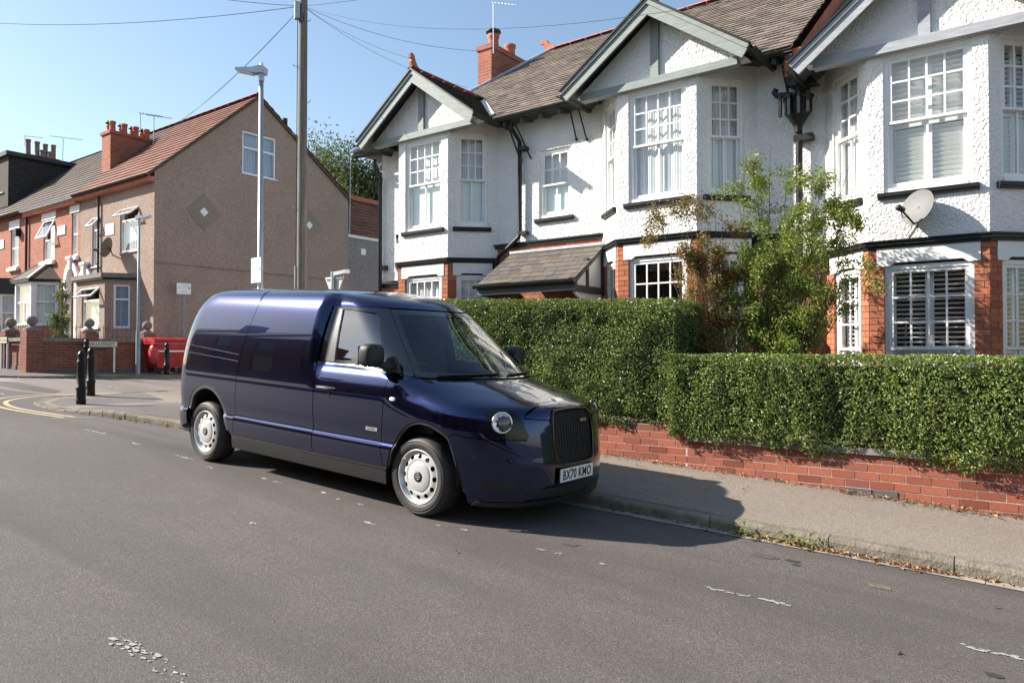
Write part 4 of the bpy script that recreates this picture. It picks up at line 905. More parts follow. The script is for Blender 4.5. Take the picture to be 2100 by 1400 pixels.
terrace_roof(HD,XE,XD-.002,M['grey_tile']); ridgerun(HD,XE,XD,RY,RZ+.03,M['ridge'],.12,.45); gutterx(HD,XE,XD-.02,YF-.28,EZ-.03,M['upvc']); MB().box(XE,XD,YF-.2,YF,EZ-.25,EZ-.05).build('eaves_course',M['terrace_brick'],HD)
zt2=onY(85,575,YF-.4)[2]; zb2=onY(85,665,YF-.4)[2]
A,B,C,D=ground_bay(HD,b2x0,b2x1,gC-.4,zt2,.7,M['upvc'],[(.1,.9,zb2,zt2-.1,.55),(.06,.94,zb2,zt2-.1,.55,.5,'net'),(.08,.92,zb2,zt2-.1,.55,None,'net')])
mb=MB(); plan_prism(mb,[(A[0]-.01,A[1]),(B[0]-.004,B[1]-.02),(C[0]+.004,C[1]-.02),(D[0]+.01,D[1])],gC-.5,zb2-.06); mb.build('bay_apron',M['terrace_brick'],HD)
zz=zt2+.75; tp=[((A[0]+.3),YF),((D[0]-.3),YF)]
rf=MB(); e=[(A[0]-.12,YF,zt2+.04),(B[0]-.08,B[1]-.15,zt2+.04),(C[0]+.08,C[1]-.15,zt2+.04),(D[0]+.12,YF,zt2+.04)]; t_=[(B[0]+.35,YF,zz),(C[0]-.35,YF,zz)]
rf.add(e+t_,[(0,1,4),(1,2,5,4),(2,3,5),(0,3,2,1)]); rf.build('bay_roof',M['grey_tile'],HD); MB().bar(e[2],t_[1],.09,.05).bar(e[1],t_[0],.09,.05).build('bay_hip',M['mortar_white'],HD)
mb=MB(); plan_prism(mb,[(A[0]-.1,A[1]),(B[0]-.06,B[1]-.12),(C[0]+.06,C[1]-.12),(D[0]+.1,D[1])],zt2-.06,zt2+.035); mb.build('bay_fascia',M['pipe_black'],HD)
doorway(HD,arch2[0],arch2[1],gC,3.0,M['terrace_brick'],.55)
pipe(HD,[(XE+.05,YF-.07,EZ-.1),(XE+.05,YF-.07,gC)],.045,M['pipe_black'])
# chimneys on the party walls
def stack(par,x0,x1,y0,y1,z0,z1,mat,pots,pm):
    c=MB().box(x0,x1,y0,y1,z0,z1).box(x0-.05,x1+.05,y0-.05,y1+.05,z1-.12,z1-.01).build('chimney_stack',mat,par)
    for i,(fx,fy,h) in enumerate(pots): pot(c,x0+(x1-x0)*fx,y0+(y1-y0)*fy,z1-.01,h,.115,pm[i%len(pm)],cowl=(i%2==1 and len(pm)==1))
    return c
stack(HC,-27.97,-27.3,12.3,13.85,5.9,8.1,M['side_brick'],[(.72,.1,.38),(.28,.12,.30),(.72,.37,.38),(.28,.4,.3),(.72,.64,.38),(.28,.66,.3),(.72,.9,.38),(.28,.9,.3)],[M['pot']])
# ---- dark dormered house at the frame edge, and one more beyond
HE=empty('terraced_house',(-34.5,YF,gC),label='brick terraced house with a dark clad roof dormer, farthest left',cat='house')
XH=-44.; w3=rect(22,470,38,547)
frontwall(HE,XH,XE-.003,gC-.5,EZ,[w3,(-36.3,-33.2,gC+.3,2.4)],M['terrace_brick']); casement(HE,*w3,split=.5,kind='net')
MB().box(w3[0]-.12,w3[1]+.14,YF-.03,YF+.05,w3[3],w3[3]+.34).build('lintel',M['white_smooth'],HE); MB().box(w3[0]-.1,w3[1]+.1,YF-.12,YF+.02,w3[2]-.17,w3[2]-.04).build('sill',M['white_smooth'],HE)
pl=rect(-14,494,9,512); MB().box(pl[0],pl[1],YF-.03,YF+.01,pl[2],pl[3]).build('date_stone',M['lintel'],HE)
MB().box(onY(38,478,YF)[0],onY(43,478,YF)[0],YF-.18,YF,onY(40,485,YF)[2],onY(40,470,YF)[2]).build('alarm_box',M['pipe_black'],HE)
terrace_roof(HE,XH,XE-.002,M['grey_tile']); gutterx(HE,XH,XE,YF-.28,EZ-.03,M['pipe_black'])
A,B,C,D=ground_bay(HE,-36.5,-32.6,gC-.4,onY(24,600,YF-.5)[2],.65,M['white_smooth'],[(.2,.8,1.0,2.2,.6),(.3,.7,.9,2.3,.5,None,'net'),(.2,.8,.9,2.3,.5,None,'net')])
mb=MB(); zt3=onY(24,600,YF-.5)[2]; plan_prism(mb,[(A[0]-.1,A[1]),(B[0]-.06,B[1]-.14),(C[0]+.06,C[1]-.14),(D[0]+.1,D[1])],zt3,zt3+.62); mb.build('bay_roof',M['plastic_dark'],HE)
dm=MB().box(-40,-35.2,11.75,14.9,6.2,8.32).build('dormer',M['slate_dark_shaded'],HE)
MB().box(-40.2,-35.0,11.6,15.,8.32,8.5).build('dormer_roof',M['plastic_dark'],dm); casement(HE,-36.9,-35.7,6.85,7.95,y=11.74,kind='blue')
stack(HE,-37.6,-37.05,13.1,14.4,7.5,9.02,M['side_brick'],[(.5,.1,.72),(.5,.38,.7),(.5,.64,.66),(.5,.9,.7),(.9,.5,.3),(.9,.75,.3)],[M['pot_grey'],M['pot_grey']])
# ---- rear extension along the side street
XX=-22.7
HX=empty('rear_extension',(XX,22,gC),label='grey pebbledashed rear building with pantiled roof beside the gable',cat='house')
MB().box(XX-5,XX,19.05,34,gC-1.2,4.75).build('wall',M['pebble_grey'],HX); MB().box(XX-.02,XX+.06,19.05,34,4.68,4.8).build('gutter',M['upvc'],HX)
a_=math.atan2(2.1,2.6); MB().add([(XX+.1,19.05,4.8),(XX+.1,34,4.8),(XX-2.5,34,6.9),(XX-2.5,19.05,6.9),(XX-5,19.05,4.8),(XX-5,34,4.8)],[(0,1,2,3),(3,2,5,4)]).build('roof',M['clay_tile'],HX)
slates((XX+.1,19.05,4.8),(0,1,0),(-math.cos(a_),0,math.sin(a_)),(math.sin(a_),0,math.cos(a_)),14.9,3.34,.3,.26,M['clay_tile'],'roof_tiles',HX,th=.04)
MB().box(XX-2.7,XX-2.3,19.05,34,6.85,7.05).build('ridge',M['ridge'],HX); MB().box(XX,XX+.02,20.1,20.35,4.05,4.3).build('vent_cover',M['upvc'],HX)
# ---- front garden wall, piers with stone balls, railings
GW=empty('garden_wall',(-21.9,9.4,gz(-21.9,9.4)+.1),label='low red brick garden wall with ball-topped piers at the street corner',cat='wall')
xw=-21.9; yw=7.9; zt=.33
def gw(x0,x1,y0,y1):
    z=min(gz(x0,y0),gz(x1,y1))-.3; MB().box(x0,x1,y0,y1,z,zt).build('wall',M['garden_brick'],GW); MB().box(x0-.012,x1+.012,y0-.012,y1+.012,z,z+.52).build('plinth',M['blue_brick'],GW); MB().box(x0-.05,x1+.05,y0-.05,y1+.05,zt,zt+.10).build('coping',M['coping'],GW)
gw(xw-.11,xw+.11,yw+.2,11.2); gw(-23.2,xw-.2,yw-.11,yw+.11); gw(-44,-23.5,yw-.11,yw+.11)
def pier(x,y,top,h=.2):
    p=MB().box(x-h,x+h,y-h,y+h,gz(x,y)-.3,top).build('pier',M['garden_brick'],GW); MB().lathe([(.20,0),(.20,.05),(.11,.09),(.08,.13)],14,(x,y,top)).sphere((x,y,top+.26),.135,16,12).build('stone_ball',M['stone_ball'],p)
pier(xw,yw,.62); pier(xw,9.34,.60,.17); pier(xw,10.98,.58,.18); pier(-23.35,yw,.60)
FE=empty('railing',(xw,9.4,zt+.1),label='thin black iron railings along the garden wall of the end terrace',cat='railing')
def rail(a,b,n):
    a,b=Vector(a),Vector(b); MB().bar(a+Vector((0,0,.30)),b+Vector((0,0,.30)),.02,.012).build('rail',M['iron'],FE); MB().bar(a+Vector((0,0,.05)),b+Vector((0,0,.05)),.02,.012).build('rail',M['iron'],FE)
    for i in range(n):
        p=a.lerp(b,(i+.5)/n); MB().tube([p,p+Vector((0,0,.36)),p+Vector((0,0,.40))],[.009,.009,.002],5).build('bar',M['iron'],FE)
rail((xw,yw+.22,zt+.1),(xw,9.15,zt+.1),10); rail((xw,9.53,zt+.1),(xw,10.8,zt+.1),10); rail((-23.1,yw,zt+.1),(xw-.25,yw,zt+.1),8); rail((-26.6,yw,zt+.1),(-23.55,yw,zt+.1),14)
# ---- van surface (implicit, numpy) ----
def _it(t):
    a=np.array(t,float);return lambda z:np.interp(z,a[:,0],a[:,1])
def _sm(t):
    # smooth (pchip-like) interpolation through knots, sampled densely
    a=np.array(t,float);x=a[:,0];y=a[:,1];h=np.diff(x);d=np.diff(y)/h
    m=np.zeros_like(x);m[0]=d[0];m[-1]=d[-1]
    for i in range(1,len(x)-1):
        m[i]=0 if d[i-1]*d[i]<=0 else 2*d[i-1]*d[i]/(d[i-1]+d[i])
    def f(z):
        z=np.clip(np.asarray(z,float),x[0],x[-1]);i=np.clip(np.searchsorted(x,z)-1,0,len(x)-2)
        t=(z-x[i])/h[i];t2=t*t;t3=t2*t
        return (2*t3-3*t2+1)*y[i]+(t3-2*t2+t)*h[i]*m[i]+(-2*t3+3*t2)*y[i+1]+(t3-t2)*h[i]*m[i+1]
    return f
ss=lambda t:(lambda u:u*u*(3-2*u))(np.clip(t,0,1))
VW=_sm([(.15,.90),(.25,.93),(.35,.948),(.47,.966),(.525,.970),(.56,.966),(.60,.950),(.66,.953),(.75,.964),(.85,.9685),(1.0,.9675),(1.15,.962),(1.3,.952),(1.45,.935),(1.6,.908),(1.72,.876),(1.80,.846),(1.87,.806),(1.92,.765),(1.955,.70),(1.98,.61),(1.995,.44),(2.002,.2),(2.004,0.)])
VWS=_sm([(.15,.895),(.25,.92),(.35,.934),(.5,.946),(.62,.953),(.75,.962),(.85,.967),(1.0,.9675),(1.15,.962),(1.3,.952),(1.45,.935),(1.6,.908),(1.72,.876),(1.80,.846),(1.87,.806),(1.92,.765),(1.955,.70),(1.98,.61),(1.995,.44),(2.002,.2),(2.004,0.)])
VXF=_sm([(.15,.97),(.25,1.02),(.35,1.038),(.50,1.036),(.60,1.022),(.80,.993),(.90,.975),(.95,.955),(.985,.92),(1.02,.83),(1.06,.69),(1.10,.545),(1.14,.39),(1.175,.25),(1.25,.135),(1.4,-.07),(1.6,-.345),(1.74,-.54),(1.80,-.635),(1.86,-.73),(1.91,-.87),(1.95,-1.03),(1.98,-1.25),(1.995,-1.6),(2.004,-2.2)])
VX0=_sm([(.15,.1),(.9,.1),(1.0,.0),(1.10,-.25),(1.18,-.5),(1.3,-.62),(1.5,-.85),(1.7,-1.05),(1.8,-1.15),(1.9,-1.4),(2.004,-2.4)])
VNF=_sm([(.15,2.6),(.6,2.6),(.9,2.5),(1.0,2.4),(1.1,2.3),(1.2,2.2),(1.5,2.15),(1.8,2.15),(1.9,2.1),(2.004,2.1)])
VXR=_sm([(.15,-4.12),(.3,-4.16),(.6,-4.185),(1.0,-4.17),(1.3,-4.13),(1.6,-4.06),(1.8,-3.99),(1.9,-3.92),(1.95,-3.86),(1.98,-3.77),(1.995,-3.6),(2.004,-3.1)])
VXR0=_sm([(.15,-3.75),(1.0,-3.72),(1.5,-3.6),(1.8,-3.45),(1.95,-3.25),(2.004,-2.7)])
VNR=2.7
CABIN=_sm([(1.0,0),(1.08,.008),(1.16,.028),(1.22,.058),(1.245,.075),(1.30,.082),(1.45,.098),(1.6,.112),(1.72,.118),(1.79,.112),(1.86,.085),(1.95,.03),(2.004,0)])
NOSE=_sm([(.80,0),(.9,.010),(.97,.03),(1.03,.075),(1.08,.12),(1.13,.165),(1.18,.19),(1.3,.2)])
def vinset(x,z):
    cab=CABIN(z)*ss((x+1.50)/.20)
    nose=NOSE(z)*ss((x+.45)/.9)
    nose=nose*np.where(z>1.19,np.clip(1-(z-1.19)/.08,0,1),1)
    return np.maximum(cab,nose)
def vG(x,y,z):
    x,y,z=np.broadcast_arrays(np.asarray(x,float),np.asarray(y,float),np.asarray(z,float))
    fb=ss((x-.0)/.35); b=np.maximum(VW(z)*(1-fb)+VWS(z)*fb-vinset(x,z),1e-4)
    x0=VX0(z);a=np.maximum(VXF(z)-x0,1e-3);n=VNF(z)
    x1=VXR0(z);ar=np.maximum(x1-VXR(z),1e-3)
    uf=np.maximum(x-x0,0)/a;ur=np.maximum(x1-x,0)/ar
    v=np.abs(y)/b
    gf=(uf**n+v**n)**(1/n);gr=(ur**VNR+v**VNR)**(1/VNR)
    return np.where(x>x0,gf,np.where(x<x1,gr,v))-1
def vN(P,e=2e-3):
    P=np.asarray(P,float)
    g=np.stack([vG(P[:,0]+e,P[:,1],P[:,2])-vG(P[:,0]-e,P[:,1],P[:,2]),vG(P[:,0],P[:,1]+e,P[:,2])-vG(P[:,0],P[:,1]-e,P[:,2]),vG(P[:,0],P[:,1],P[:,2]+e)-vG(P[:,0],P[:,1],P[:,2]-e)],1)
    # near roof top centre gradients blow up; normalise
    return g/np.maximum(np.linalg.norm(g,axis=1,keepdims=True),1e-9)
def _bis(f,lo,hi,n=44):
    # f(lo)<0 (inside) f(hi)>0 (outside)
    lo=np.array(lo,float);hi=np.array(hi,float)
    for _ in range(n):
        m=(lo+hi)/2;i=f(m)<0
        lo=np.where(i,m,lo);hi=np.where(i,hi,m)
    return (lo+hi)/2
def c_side(Q):  # Q (x,z) -> near side (y<0)
    x,z=Q[:,0],Q[:,1];y=_bis(lambda t:vG(x,t,z),np.zeros(len(x)),np.full(len(x),1.2))
    return np.stack([x,-y,z],1)
def c_top(Q):   # Q (x,y) -> z
    x,y=Q[:,0],Q[:,1];z=_bis(lambda t:vG(x,y,t),np.full(len(x),.8),np.full(len(x),2.0045))
    return np.stack([x,y,z],1)
def c_rear(Q):  # Q (y,z)
    y,z=Q[:,0],Q[:,1];x=_bis(lambda t:vG(t,y,z),np.full(len(y),-2.),np.full(len(y),-4.5))
    return np.stack([x,y,z],1)
def c_front(Q): # Q (phi,z): phi 0=front centre, -1 = near side, +1 far side  (fraction of 90deg)
    ph,z=Q[:,0]*np.pi/2,Q[:,1];x0=VX0(z)
    # radial search from (x0,0) in scaled direction
    dx=np.cos(ph)*(VXF(z)-x0);dy=np.sin(ph)*VW(z)
    k=_bis(lambda t:vG(x0+dx*t,dy*t,z),np.zeros(len(z)),np.full(len(z),1.8))
    return np.stack([x0+dx*k,dy*k,z],1)
def f_front(P):
    z=P[:,2];x0=VX0(z);return np.stack([np.arctan2(P[:,1]/VW(z),(P[:,0]-x0)/(VXF(z)-x0))/(np.pi/2),z],1)
# ================================================================ the van
def paint(name,c,metal,cr=.02,rough=.3):
    t=NT(name); n=t.noise(900,1); t.col(t.ramp(n,[(.3,tuple(x*.8 for x in c)),(.7,tuple(x*1.25 for x in c))])).set(rough=rough,metal=metal,coat=1.,coatr=cr,spec=.5); t.p.inputs['Coat IOR'].default_value=1.52; return t.m
M['van_paint']=paint('navy_metallic_paint',(.0055,.0115,.062),1.,.004,.20)
M['van_black']=plain('gloss_black_trim',(.006,.006,.007),.12,coat=1.,var=.05); M['van_satin']=plain('satin_grey_trim',(.05,.05,.052),.42,var=.05,spec=.6); M['van_plastic']=plain('black_plastic_trim',(.012,.012,.0125),.55,var=.1,bump=.15,bs=400)
M['lamp_black']=plain('lamp_surround',(.006,.006,.008),.12,var=.05,spec=.35); M['lamp_silver']=plain('lamp_reflector',(.80,.82,.86),.28,metal=.55,var=.03); M['chrome']=plain('chrome',(.75,.76,.78),.12,metal=1.,var=.02); M['silver']=plain('silver_wheel_paint',(.62,.62,.62),.33,metal=.35,var=.03,coat=.4); M['tyre']=None
t=NT('tyre_rubber'); n=t.noise(30,4); t.col(t.ramp(n,[(.3,(.022,.022,.022)),(.7,(.036,.035,.034))])).set(rough=.62); t.bump(t.noise(200,2),.2,.002); M['tyre']=t.m
M['van_dark']=plain('van_interior',(.012,.012,.013),.8); M['plate']=plain('plate_reflective',(.82,.82,.80),.35,var=.03); M['gold']=plain('pale_gold_badge',(.62,.56,.36),.3,metal=.6,var=.1); M['lens']=plain('lamp_lens',(.78,.78,.76),.15,coat=1.,var=.05); M['orange']=plain('orange_reflector',(.75,.20,.04),.3)
VORG=np.array([-4.397,5.447,-1.4]); vex=Vector((.99866,-.0093,-.0509)).normalized(); vey=Vector((0,0,1)).cross(vex).normalized(); vez=vex.cross(vey)
VAN=empty('delivery_van',VORG,Matrix((vex,vey,vez)).transposed().to_euler(),label='navy blue delivery van with steel wheels and upright black grille parked at the kerb',cat='van')
def vpatch(bound,chart,step,off=0.,holes=(),skirt=.012,bstep=None):
    st=np.broadcast_to(np.asarray(step,float),2); B=dens(bound,st if bstep is None else bstep); Hh=[dens(h,st*.7) for h in holes]
    V,Fc,nb=cdt(B,st,Hh); P=chart(V); N=vN(P); P=P+N*off
    a,b,c=P[Fc[:,0]],P[Fc[:,1]],P[Fc[:,2]]; g=np.einsum('ij,ij->i',np.cross(b-a,c-a),N[Fc].sum(1)); 
    if np.median(g)<0: Fc=Fc[:,::-1]
    NN=N.copy(); F_=[tuple(f) for f in Fc]
    if skirt:
        k=0
        for ring in [B]+Hh:
            n=len(ring); i0=len(P); P=np.concatenate([P,P[k:k+n],P[k:k+n]-N[k:k+n]*skirt]); NN=np.concatenate([NN,np.zeros((2*n,3))])
            for i in range(n): j=(i+1)%n; F_.append((i0+i,i0+j,i0+n+j)); F_.append((i0+i,i0+n+j,i0+n+i))
            k+=n
    return P,NN,F_
def vpanel(name,patches,mat,parent=None,mirror=False,label=None):
    V=[];N=[];Fs=[];b=0
    for P,NN,F_ in patches:
        V.append(P);N.append(NN);Fs+=[tuple(i+b for i in f) for f in F_]; b+=len(P)
    V=np.concatenate(V);N=np.concatenate(N); out=[]
    for m in ((1,-1) if mirror else (1,)):
        W=V*np.array([1,m,1]); NM=N*np.array([1,m,1]); Ff=Fs if m==1 else [f[::-1] for f in Fs]
        me=bpy.data.meshes.new(name); me.from_pydata(W.tolist(),[],Ff); me.polygons.foreach_set('use_smooth',[True]*len(Ff)); me.materials.append(mat); me.update()
        me.normals_split_custom_set_from_vertices(NM.tolist())
        o=bpy.data.objects.new(name,me); COL.objects.link(o); o.parent=parent or VAN
        if label: o['label']=label
        out.append(o)
    return out
G1=[(-2.745,.385),(-2.735,.63),(-2.715,.92),(-2.675,1.19),(-2.60,1.45),(-2.54,1.70),(-2.52,1.80)]
ARR=[(-3.70,.30),(-3.705,.45),(-3.69,.60),(-3.62,.745),(-3.50,.835),(-3.34,.883),(-3.17,.862),(-3.04,.785),(-2.95,.675),(-2.895,.56),(-2.84,.42),(-2.815,.345)]
ARF=[(-.365,.30),(-.345,.385),(-.32,.47),(-.285,.57),(-.22,.675),(-.11,.775),(.02,.822),(.15,.815),(.26,.778),(.355,.727)]
ARF2=[(.355,.727),(.395,.64),(.44,.52),(.48,.40),(.515,.28),(.525,.20)]
def arc(P,k=4): return smoothpath(P,k)
def x45(z): # rear corner border: point on the slice where the plan direction turns 45 deg
    x1=VXR0(z);ar=x1-VXR(z); return float(x1-ar*(.5)**(1/VNR))
zs_=[.30,.45,.6,.8,1.0,1.2,1.4,1.6,1.7,1.8]
rc=[(x45(z),z) for z in zs_]
GP=.004
# rear quarter
vpanel('rear_quarter_panel',[vpatch(rc+[(x-GP,z) for x,z in arc(G1[::-1])]+[(-2.81,.385),(-2.825,.40)]+[p for p in arc(ARR[::-1]) if p[1]>.40],c_side,(.035,.03))],M['van_paint'],mirror=True)
# cargo side between the two shut lines
DR=[(-1.392,.385),(-1.392,1.02),(-1.398,1.18),(-1.405,1.25),(-1.40,1.45),(-1.39,1.65),(-1.38,1.80)]
vpanel('side_panel',[vpatch([(x+GP,z) for x,z in arc(G1)]+[(x-GP,z) for x,z in DR[::-1]],c_side,(.025,.025))],M['van_paint'],mirror=True)
# door skin
DF=[(-.392,1.205),(-.398,1.1),(-.41,.9),(-.43,.68),(-.43,.55),(-.41,.45),(-.40,.385)]
doors=vpanel('front_door',[vpatch([(-1.386,.385),(-1.386,1.02),(-1.392,1.18),(-1.398,1.247),(-1.2,1.243),(-.8,1.226)]+arc(DF)[0:],c_side,(.03,.02))],M['van_paint'],mirror=True)
# glazed upper part
ws=lambda z:-.679+(z-1.19)/(1.757-1.19)*(.679-.516)
wse=[(float(c_front(np.array([[ws(z),z]]))[0,0]),z) for z in np.linspace(1.19,1.79,9)]
WIN=[(-1.195,1.275),(-.56,1.253),(-.50,1.252),(-.52,1.30),(-.66,1.51),(-.79,1.70),(-.845,1.742),(-.93,1.752),(-1.25,1.772),(-1.262,1.765)]
for s,(side_) in enumerate((-1,1)): pass
surr=vpanel('window_surround',[vpatch([(-1.39,1.252),(-1.2,1.249),(-.8,1.232),(-.385,1.210),(-.17,1.188)]+wse[1:]+[(-.95,1.795),(-1.2,1.799),(-1.37,1.799)],c_side,(.03,.03),holes=[WIN],skirt=.02)],M['van_black'],mirror=True)
gls=vpanel('side_window',[vpatch(WIN,c_side,(.05,.05),off=-.010,skirt=0)],M['glass_van'],mirror=True)
vpanel('door_pillar',[vpatch([(-1.335,1.262),(-1.205,1.262),(-1.272,1.775),(-1.338,1.782)],c_side,(.04,.05),off=.003,skirt=.004)],M['van_satin'],mirror=True)
vpanel('window_channel',[vpatch([(-1.352,1.262),(-1.341,1.262),(-1.344,1.785),(-1.356,1.788)],c_side,(.04,.05),off=.004,skirt=.004)],M['van_black'],mirror=True)
vpanel('belt_moulding',[vpatch([(-1.398,1.243),(-.8,1.225),(-.40,1.203),(-.40,1.213),(-.8,1.236),(-1.398,1.255)],c_side,(.05,.02),off=.006,skirt=.01)],M['van_satin'],mirror=True)
# A-pillar black gloss band beside the windscreen, windscreen and frame
zz_=np.linspace(1.185,1.785,13)
wl=[(ws(z)+.004,z) for z in zz_]
hole=[(ws(z)+.055,z) for z in np.linspace(1.225,1.735,11)]+[(-ws(z)-.055,z) for z in np.linspace(1.735,1.225,11)]
vpanel('windscreen_frame',[vpatch([(a,z) for a,z in wl]+[(-a,z) for a,z in wl[::-1]],c_front,(.05,.03),holes=[hole])],M['van_black'])
vpanel('windscreen',[vpatch(hole,c_front,(.06,.05),off=-.003,skirt=0)],M['glass_ws'])
vpanel('cowl',[vpatch([(-.70,1.178),(.70,1.178),(.70,1.15),(-.70,1.15)],c_front,(.05,.02),off=-.012,skirt=0)],M['van_plastic'])
# bonnet
BL_=[(-.07,-.845),(.082,-.735),(.39,-.585),(.60,-.488),(.714,-.437),(.80,-.385),(.846,-.345),(.90,-.30),(.921,-.27)]
BL2=[(x+.004,y+.006) for x,y in BL_]
rear=[tuple(c_front(np.array([[p,1.168]]))[0,:2]) for p in np.linspace(-.60,.60,15)]
frt=[tuple(c_front(np.array([[p,.966]]))[0,:2]) for p in np.linspace(.17,-.17,9)]
bn=arc(BL2,3)[2:]
vpanel('bonnet',[vpatch(rear+[(x,-y) for x,y in bn]+frt+bn[::-1],c_top,(.035,.03))],M['van_paint'])
# front wing
top=[(x,float(c_top(np.array([[x,y]]))[0,2])) for x,y in arc(BL_,3)[1:]]
top=[p for p in top if p[0]<.843]+[(.8455,float(c_top(np.array([[.8455,-.3455]]))[0,2])-.002)]
wing=[(-.386,1.204),(-.20,1.186),(-.12,1.172)]+top+[(.852,.96),(.854,.917),(.872,.84),(.896,.74),(.80,.742),(.72,.738),(.62,.741),(.532,.748),(.41,.763),(.362,.735)]+arc(ARF[::-1])[1:-4]+[(-.352,.385)]+[(x+.007,z) for x,z in arc(DF)[::-1]]
vpanel('front_wing',[vpatch(wing,c_side,(.03,.016))],M['van_paint'],mirror=True)
# nose between wing and grille
P3=lambda pts:f_front(np.array(pts,float)).tolist()
nose=P3([(.857,-.600,.915),(.90,-.50,.905),(.947,-.345,.893)])+P3([(.930,-.30,.95),(.921,-.278,.966),(.90,-.306,.978),(.848,-.348,1.003),(.85,-.45,.975)])
vpanel('nose_panel',[vpatch(nose,c_front,(.03,.015))],M['van_paint'],mirror=True)
# bumper
def sidep(pts): return f_front(c_side(np.array(pts,float))).tolist()
lo_=[]
near=sidep(arc(ARF2)[::-1])+sidep([(.415,.756),(.532,.741),(.62,.734),(.72,.731)])+P3([(.80,-.712,.736),(.898,-.578,.727),(.876,-.590,.84),(.858,-.597,.905)])+P3([(.947,-.345,.884),(.972,-.328,.74),(.995,-.315,.60),(1.02,-.275,.535)])
bump=near+[(-.12,.50),(0,.495),(.12,.50)]+[[-a,b] for a,b in near[::-1]]
vpanel('front_bumper',[vpatch(bump,c_front,(.03,.025))],M['van_paint'])
vpanel('lower_grille',[vpatch([(-.42,.25),(.42,.25),(.36,.33),(-.36,.33)],c_front,(.04,.03),off=.003)],M['van_plastic'])
vpanel('bumper_lip',[vpatch([(-.68,.19),(.68,.19),(.66,.225),(-.66,.225)],c_front,(.04,.02),off=.012,skirt=.03)],M['van_plastic'])
vpanel('bumper_slot',[vpatch([(-.66,.33),(-.45,.33),(-.45,.39),(-.64,.40)],c_front,(.04,.02),off=.002,skirt=.004)],M['van_plastic'],mirror=True)
# grille: backing, vertical bars, frame
GR=[(-.19,.555),(-.15,.515),(0,.505),(.15,.515),(.19,.555),(.205,.70),(.20,.85),(.185,.93),(.15,.962),(0,.972),(-.15,.962),(-.185,.93),(-.20,.85),(-.205,.70)]
GRs=smoothpath(GR+[GR[0]],4)[:-1]
GRI=vpanel('grille',[vpatch(GRs,c_front,(.03,.04),off=-.035,skirt=0)],M['van_plastic'])[0]
gf=c_front(np.array(GRs)); gn=vN(gf); pts=[tuple(p) for p in gf-gn*.002]; pts.append(pts[0]); pts.append(pts[1])
MB().tube(pts,.009,8,False).build('grille_frame',M['van_black'],GRI,True)
for i in range(15):
    ph=-.175+.35*i/14; zz=[z for z in np.linspace(.52,.96,9)]; q=c_front(np.array([(ph,z) for z in zz])); q=q+vN(q)*-.012; MB().tube([tuple(p) for p in q],.006,5).build('grille_bar',M['van_plastic'],GRI,True)
b=c_front(np.array([[.085,.868]]))[0]+np.array([.012,0,0]); MB().obox(b,(.003,0,0),(0,.045,0),(0,0,.011)).build('grille_badge',M['gold'],GRI,True)
text('grille_badge_text','LEVC',.02,M['sign_black'],GRI,frame((b[0]+.004,b[1]+.01,b[2]),(0,1,0),(0,0,1)),.0005,1.1)
# number plate
pc=np.array([1.05,-.03,.425]); PL=MB().obox(pc,(.004,0,0),(0,.26,0),(0,0,.0555)).build('number_plate',M['plate'],VAN,True); MB().obox(pc+np.array([-.006,0,-.0]),(.004,0,0),(0,.268,0),(0,0,.062)).build('plate_holder',M['van_plastic'],PL,True)
text('registration','BX70 KMO',.112,M['sign_black'],PL,frame((pc[0]+.005,pc[1],pc[2]),(0,1,0),(0,0,1)),.0006,.80,.003,1.08)
# headlights
HS=[(.640,.93),(.650,.972),(.690,.990),(.752,.982),(.812,.945),(.852,.90),(.880,.83),(.899,.745),(.80,.747),(.73,.775),(.672,.835)]
for m,hl in zip((1,-1),vpanel('headlight',[vpatch(smoothpath(HS+[HS[0]],4)[:-1],c_side,(.03,.02),off=.004,skirt=.01)],M['lamp_black'],mirror=True)):
    c=np.array([.752,-.739,.876]); n=Vector(vN(c[None])[0]); n=(n+Vector((.35,.0,0))).normalized(); n=Vector((n.x,n.y*m,n.z)); c=Vector((c[0],c[1]*m,c[2]))
    MB().lathe([(.086,-.01),(.090,.012),(.084,.020),(.076,.018),(.074,.008)],28,c,n).build('lamp_ring',M['chrome'],hl,True)
    mb=MB(); a=n.orthogonal().normalized(); bb=n.cross(a)
    for k in range(16):
        t0,t1=2*math.pi*k/16,2*math.pi*(k+1)/16; mid=(t0+t1)/2; e=lambda t,r,h:c+n*h+(a*math.cos(t)+bb*math.sin(t))*r
        mb.add([e(t0,.075,.01),e(t1,.075,.01),e(mid,.02,-.022 if k%2 else -.008)],[(0,1,2)]); mb.add([e(t1,.075,.01),e(mid,.02,-.022 if k%2 else -.008),e(2*math.pi*(k+1.5)/16,.02,-.008 if k%2 else -.022)],[(0,2,1)])
    mb.lathe([(.022,-.03),(.018,-.004),(.001,.0)],12,c,n); mb.build('reflector',M['lamp_silver'],hl,True)
    MB().lathe([(.077,.014),(.055,.024),(.03,.028),(.001,.029)],24,c,n).build('lamp_glass',M['glass'],hl,True)
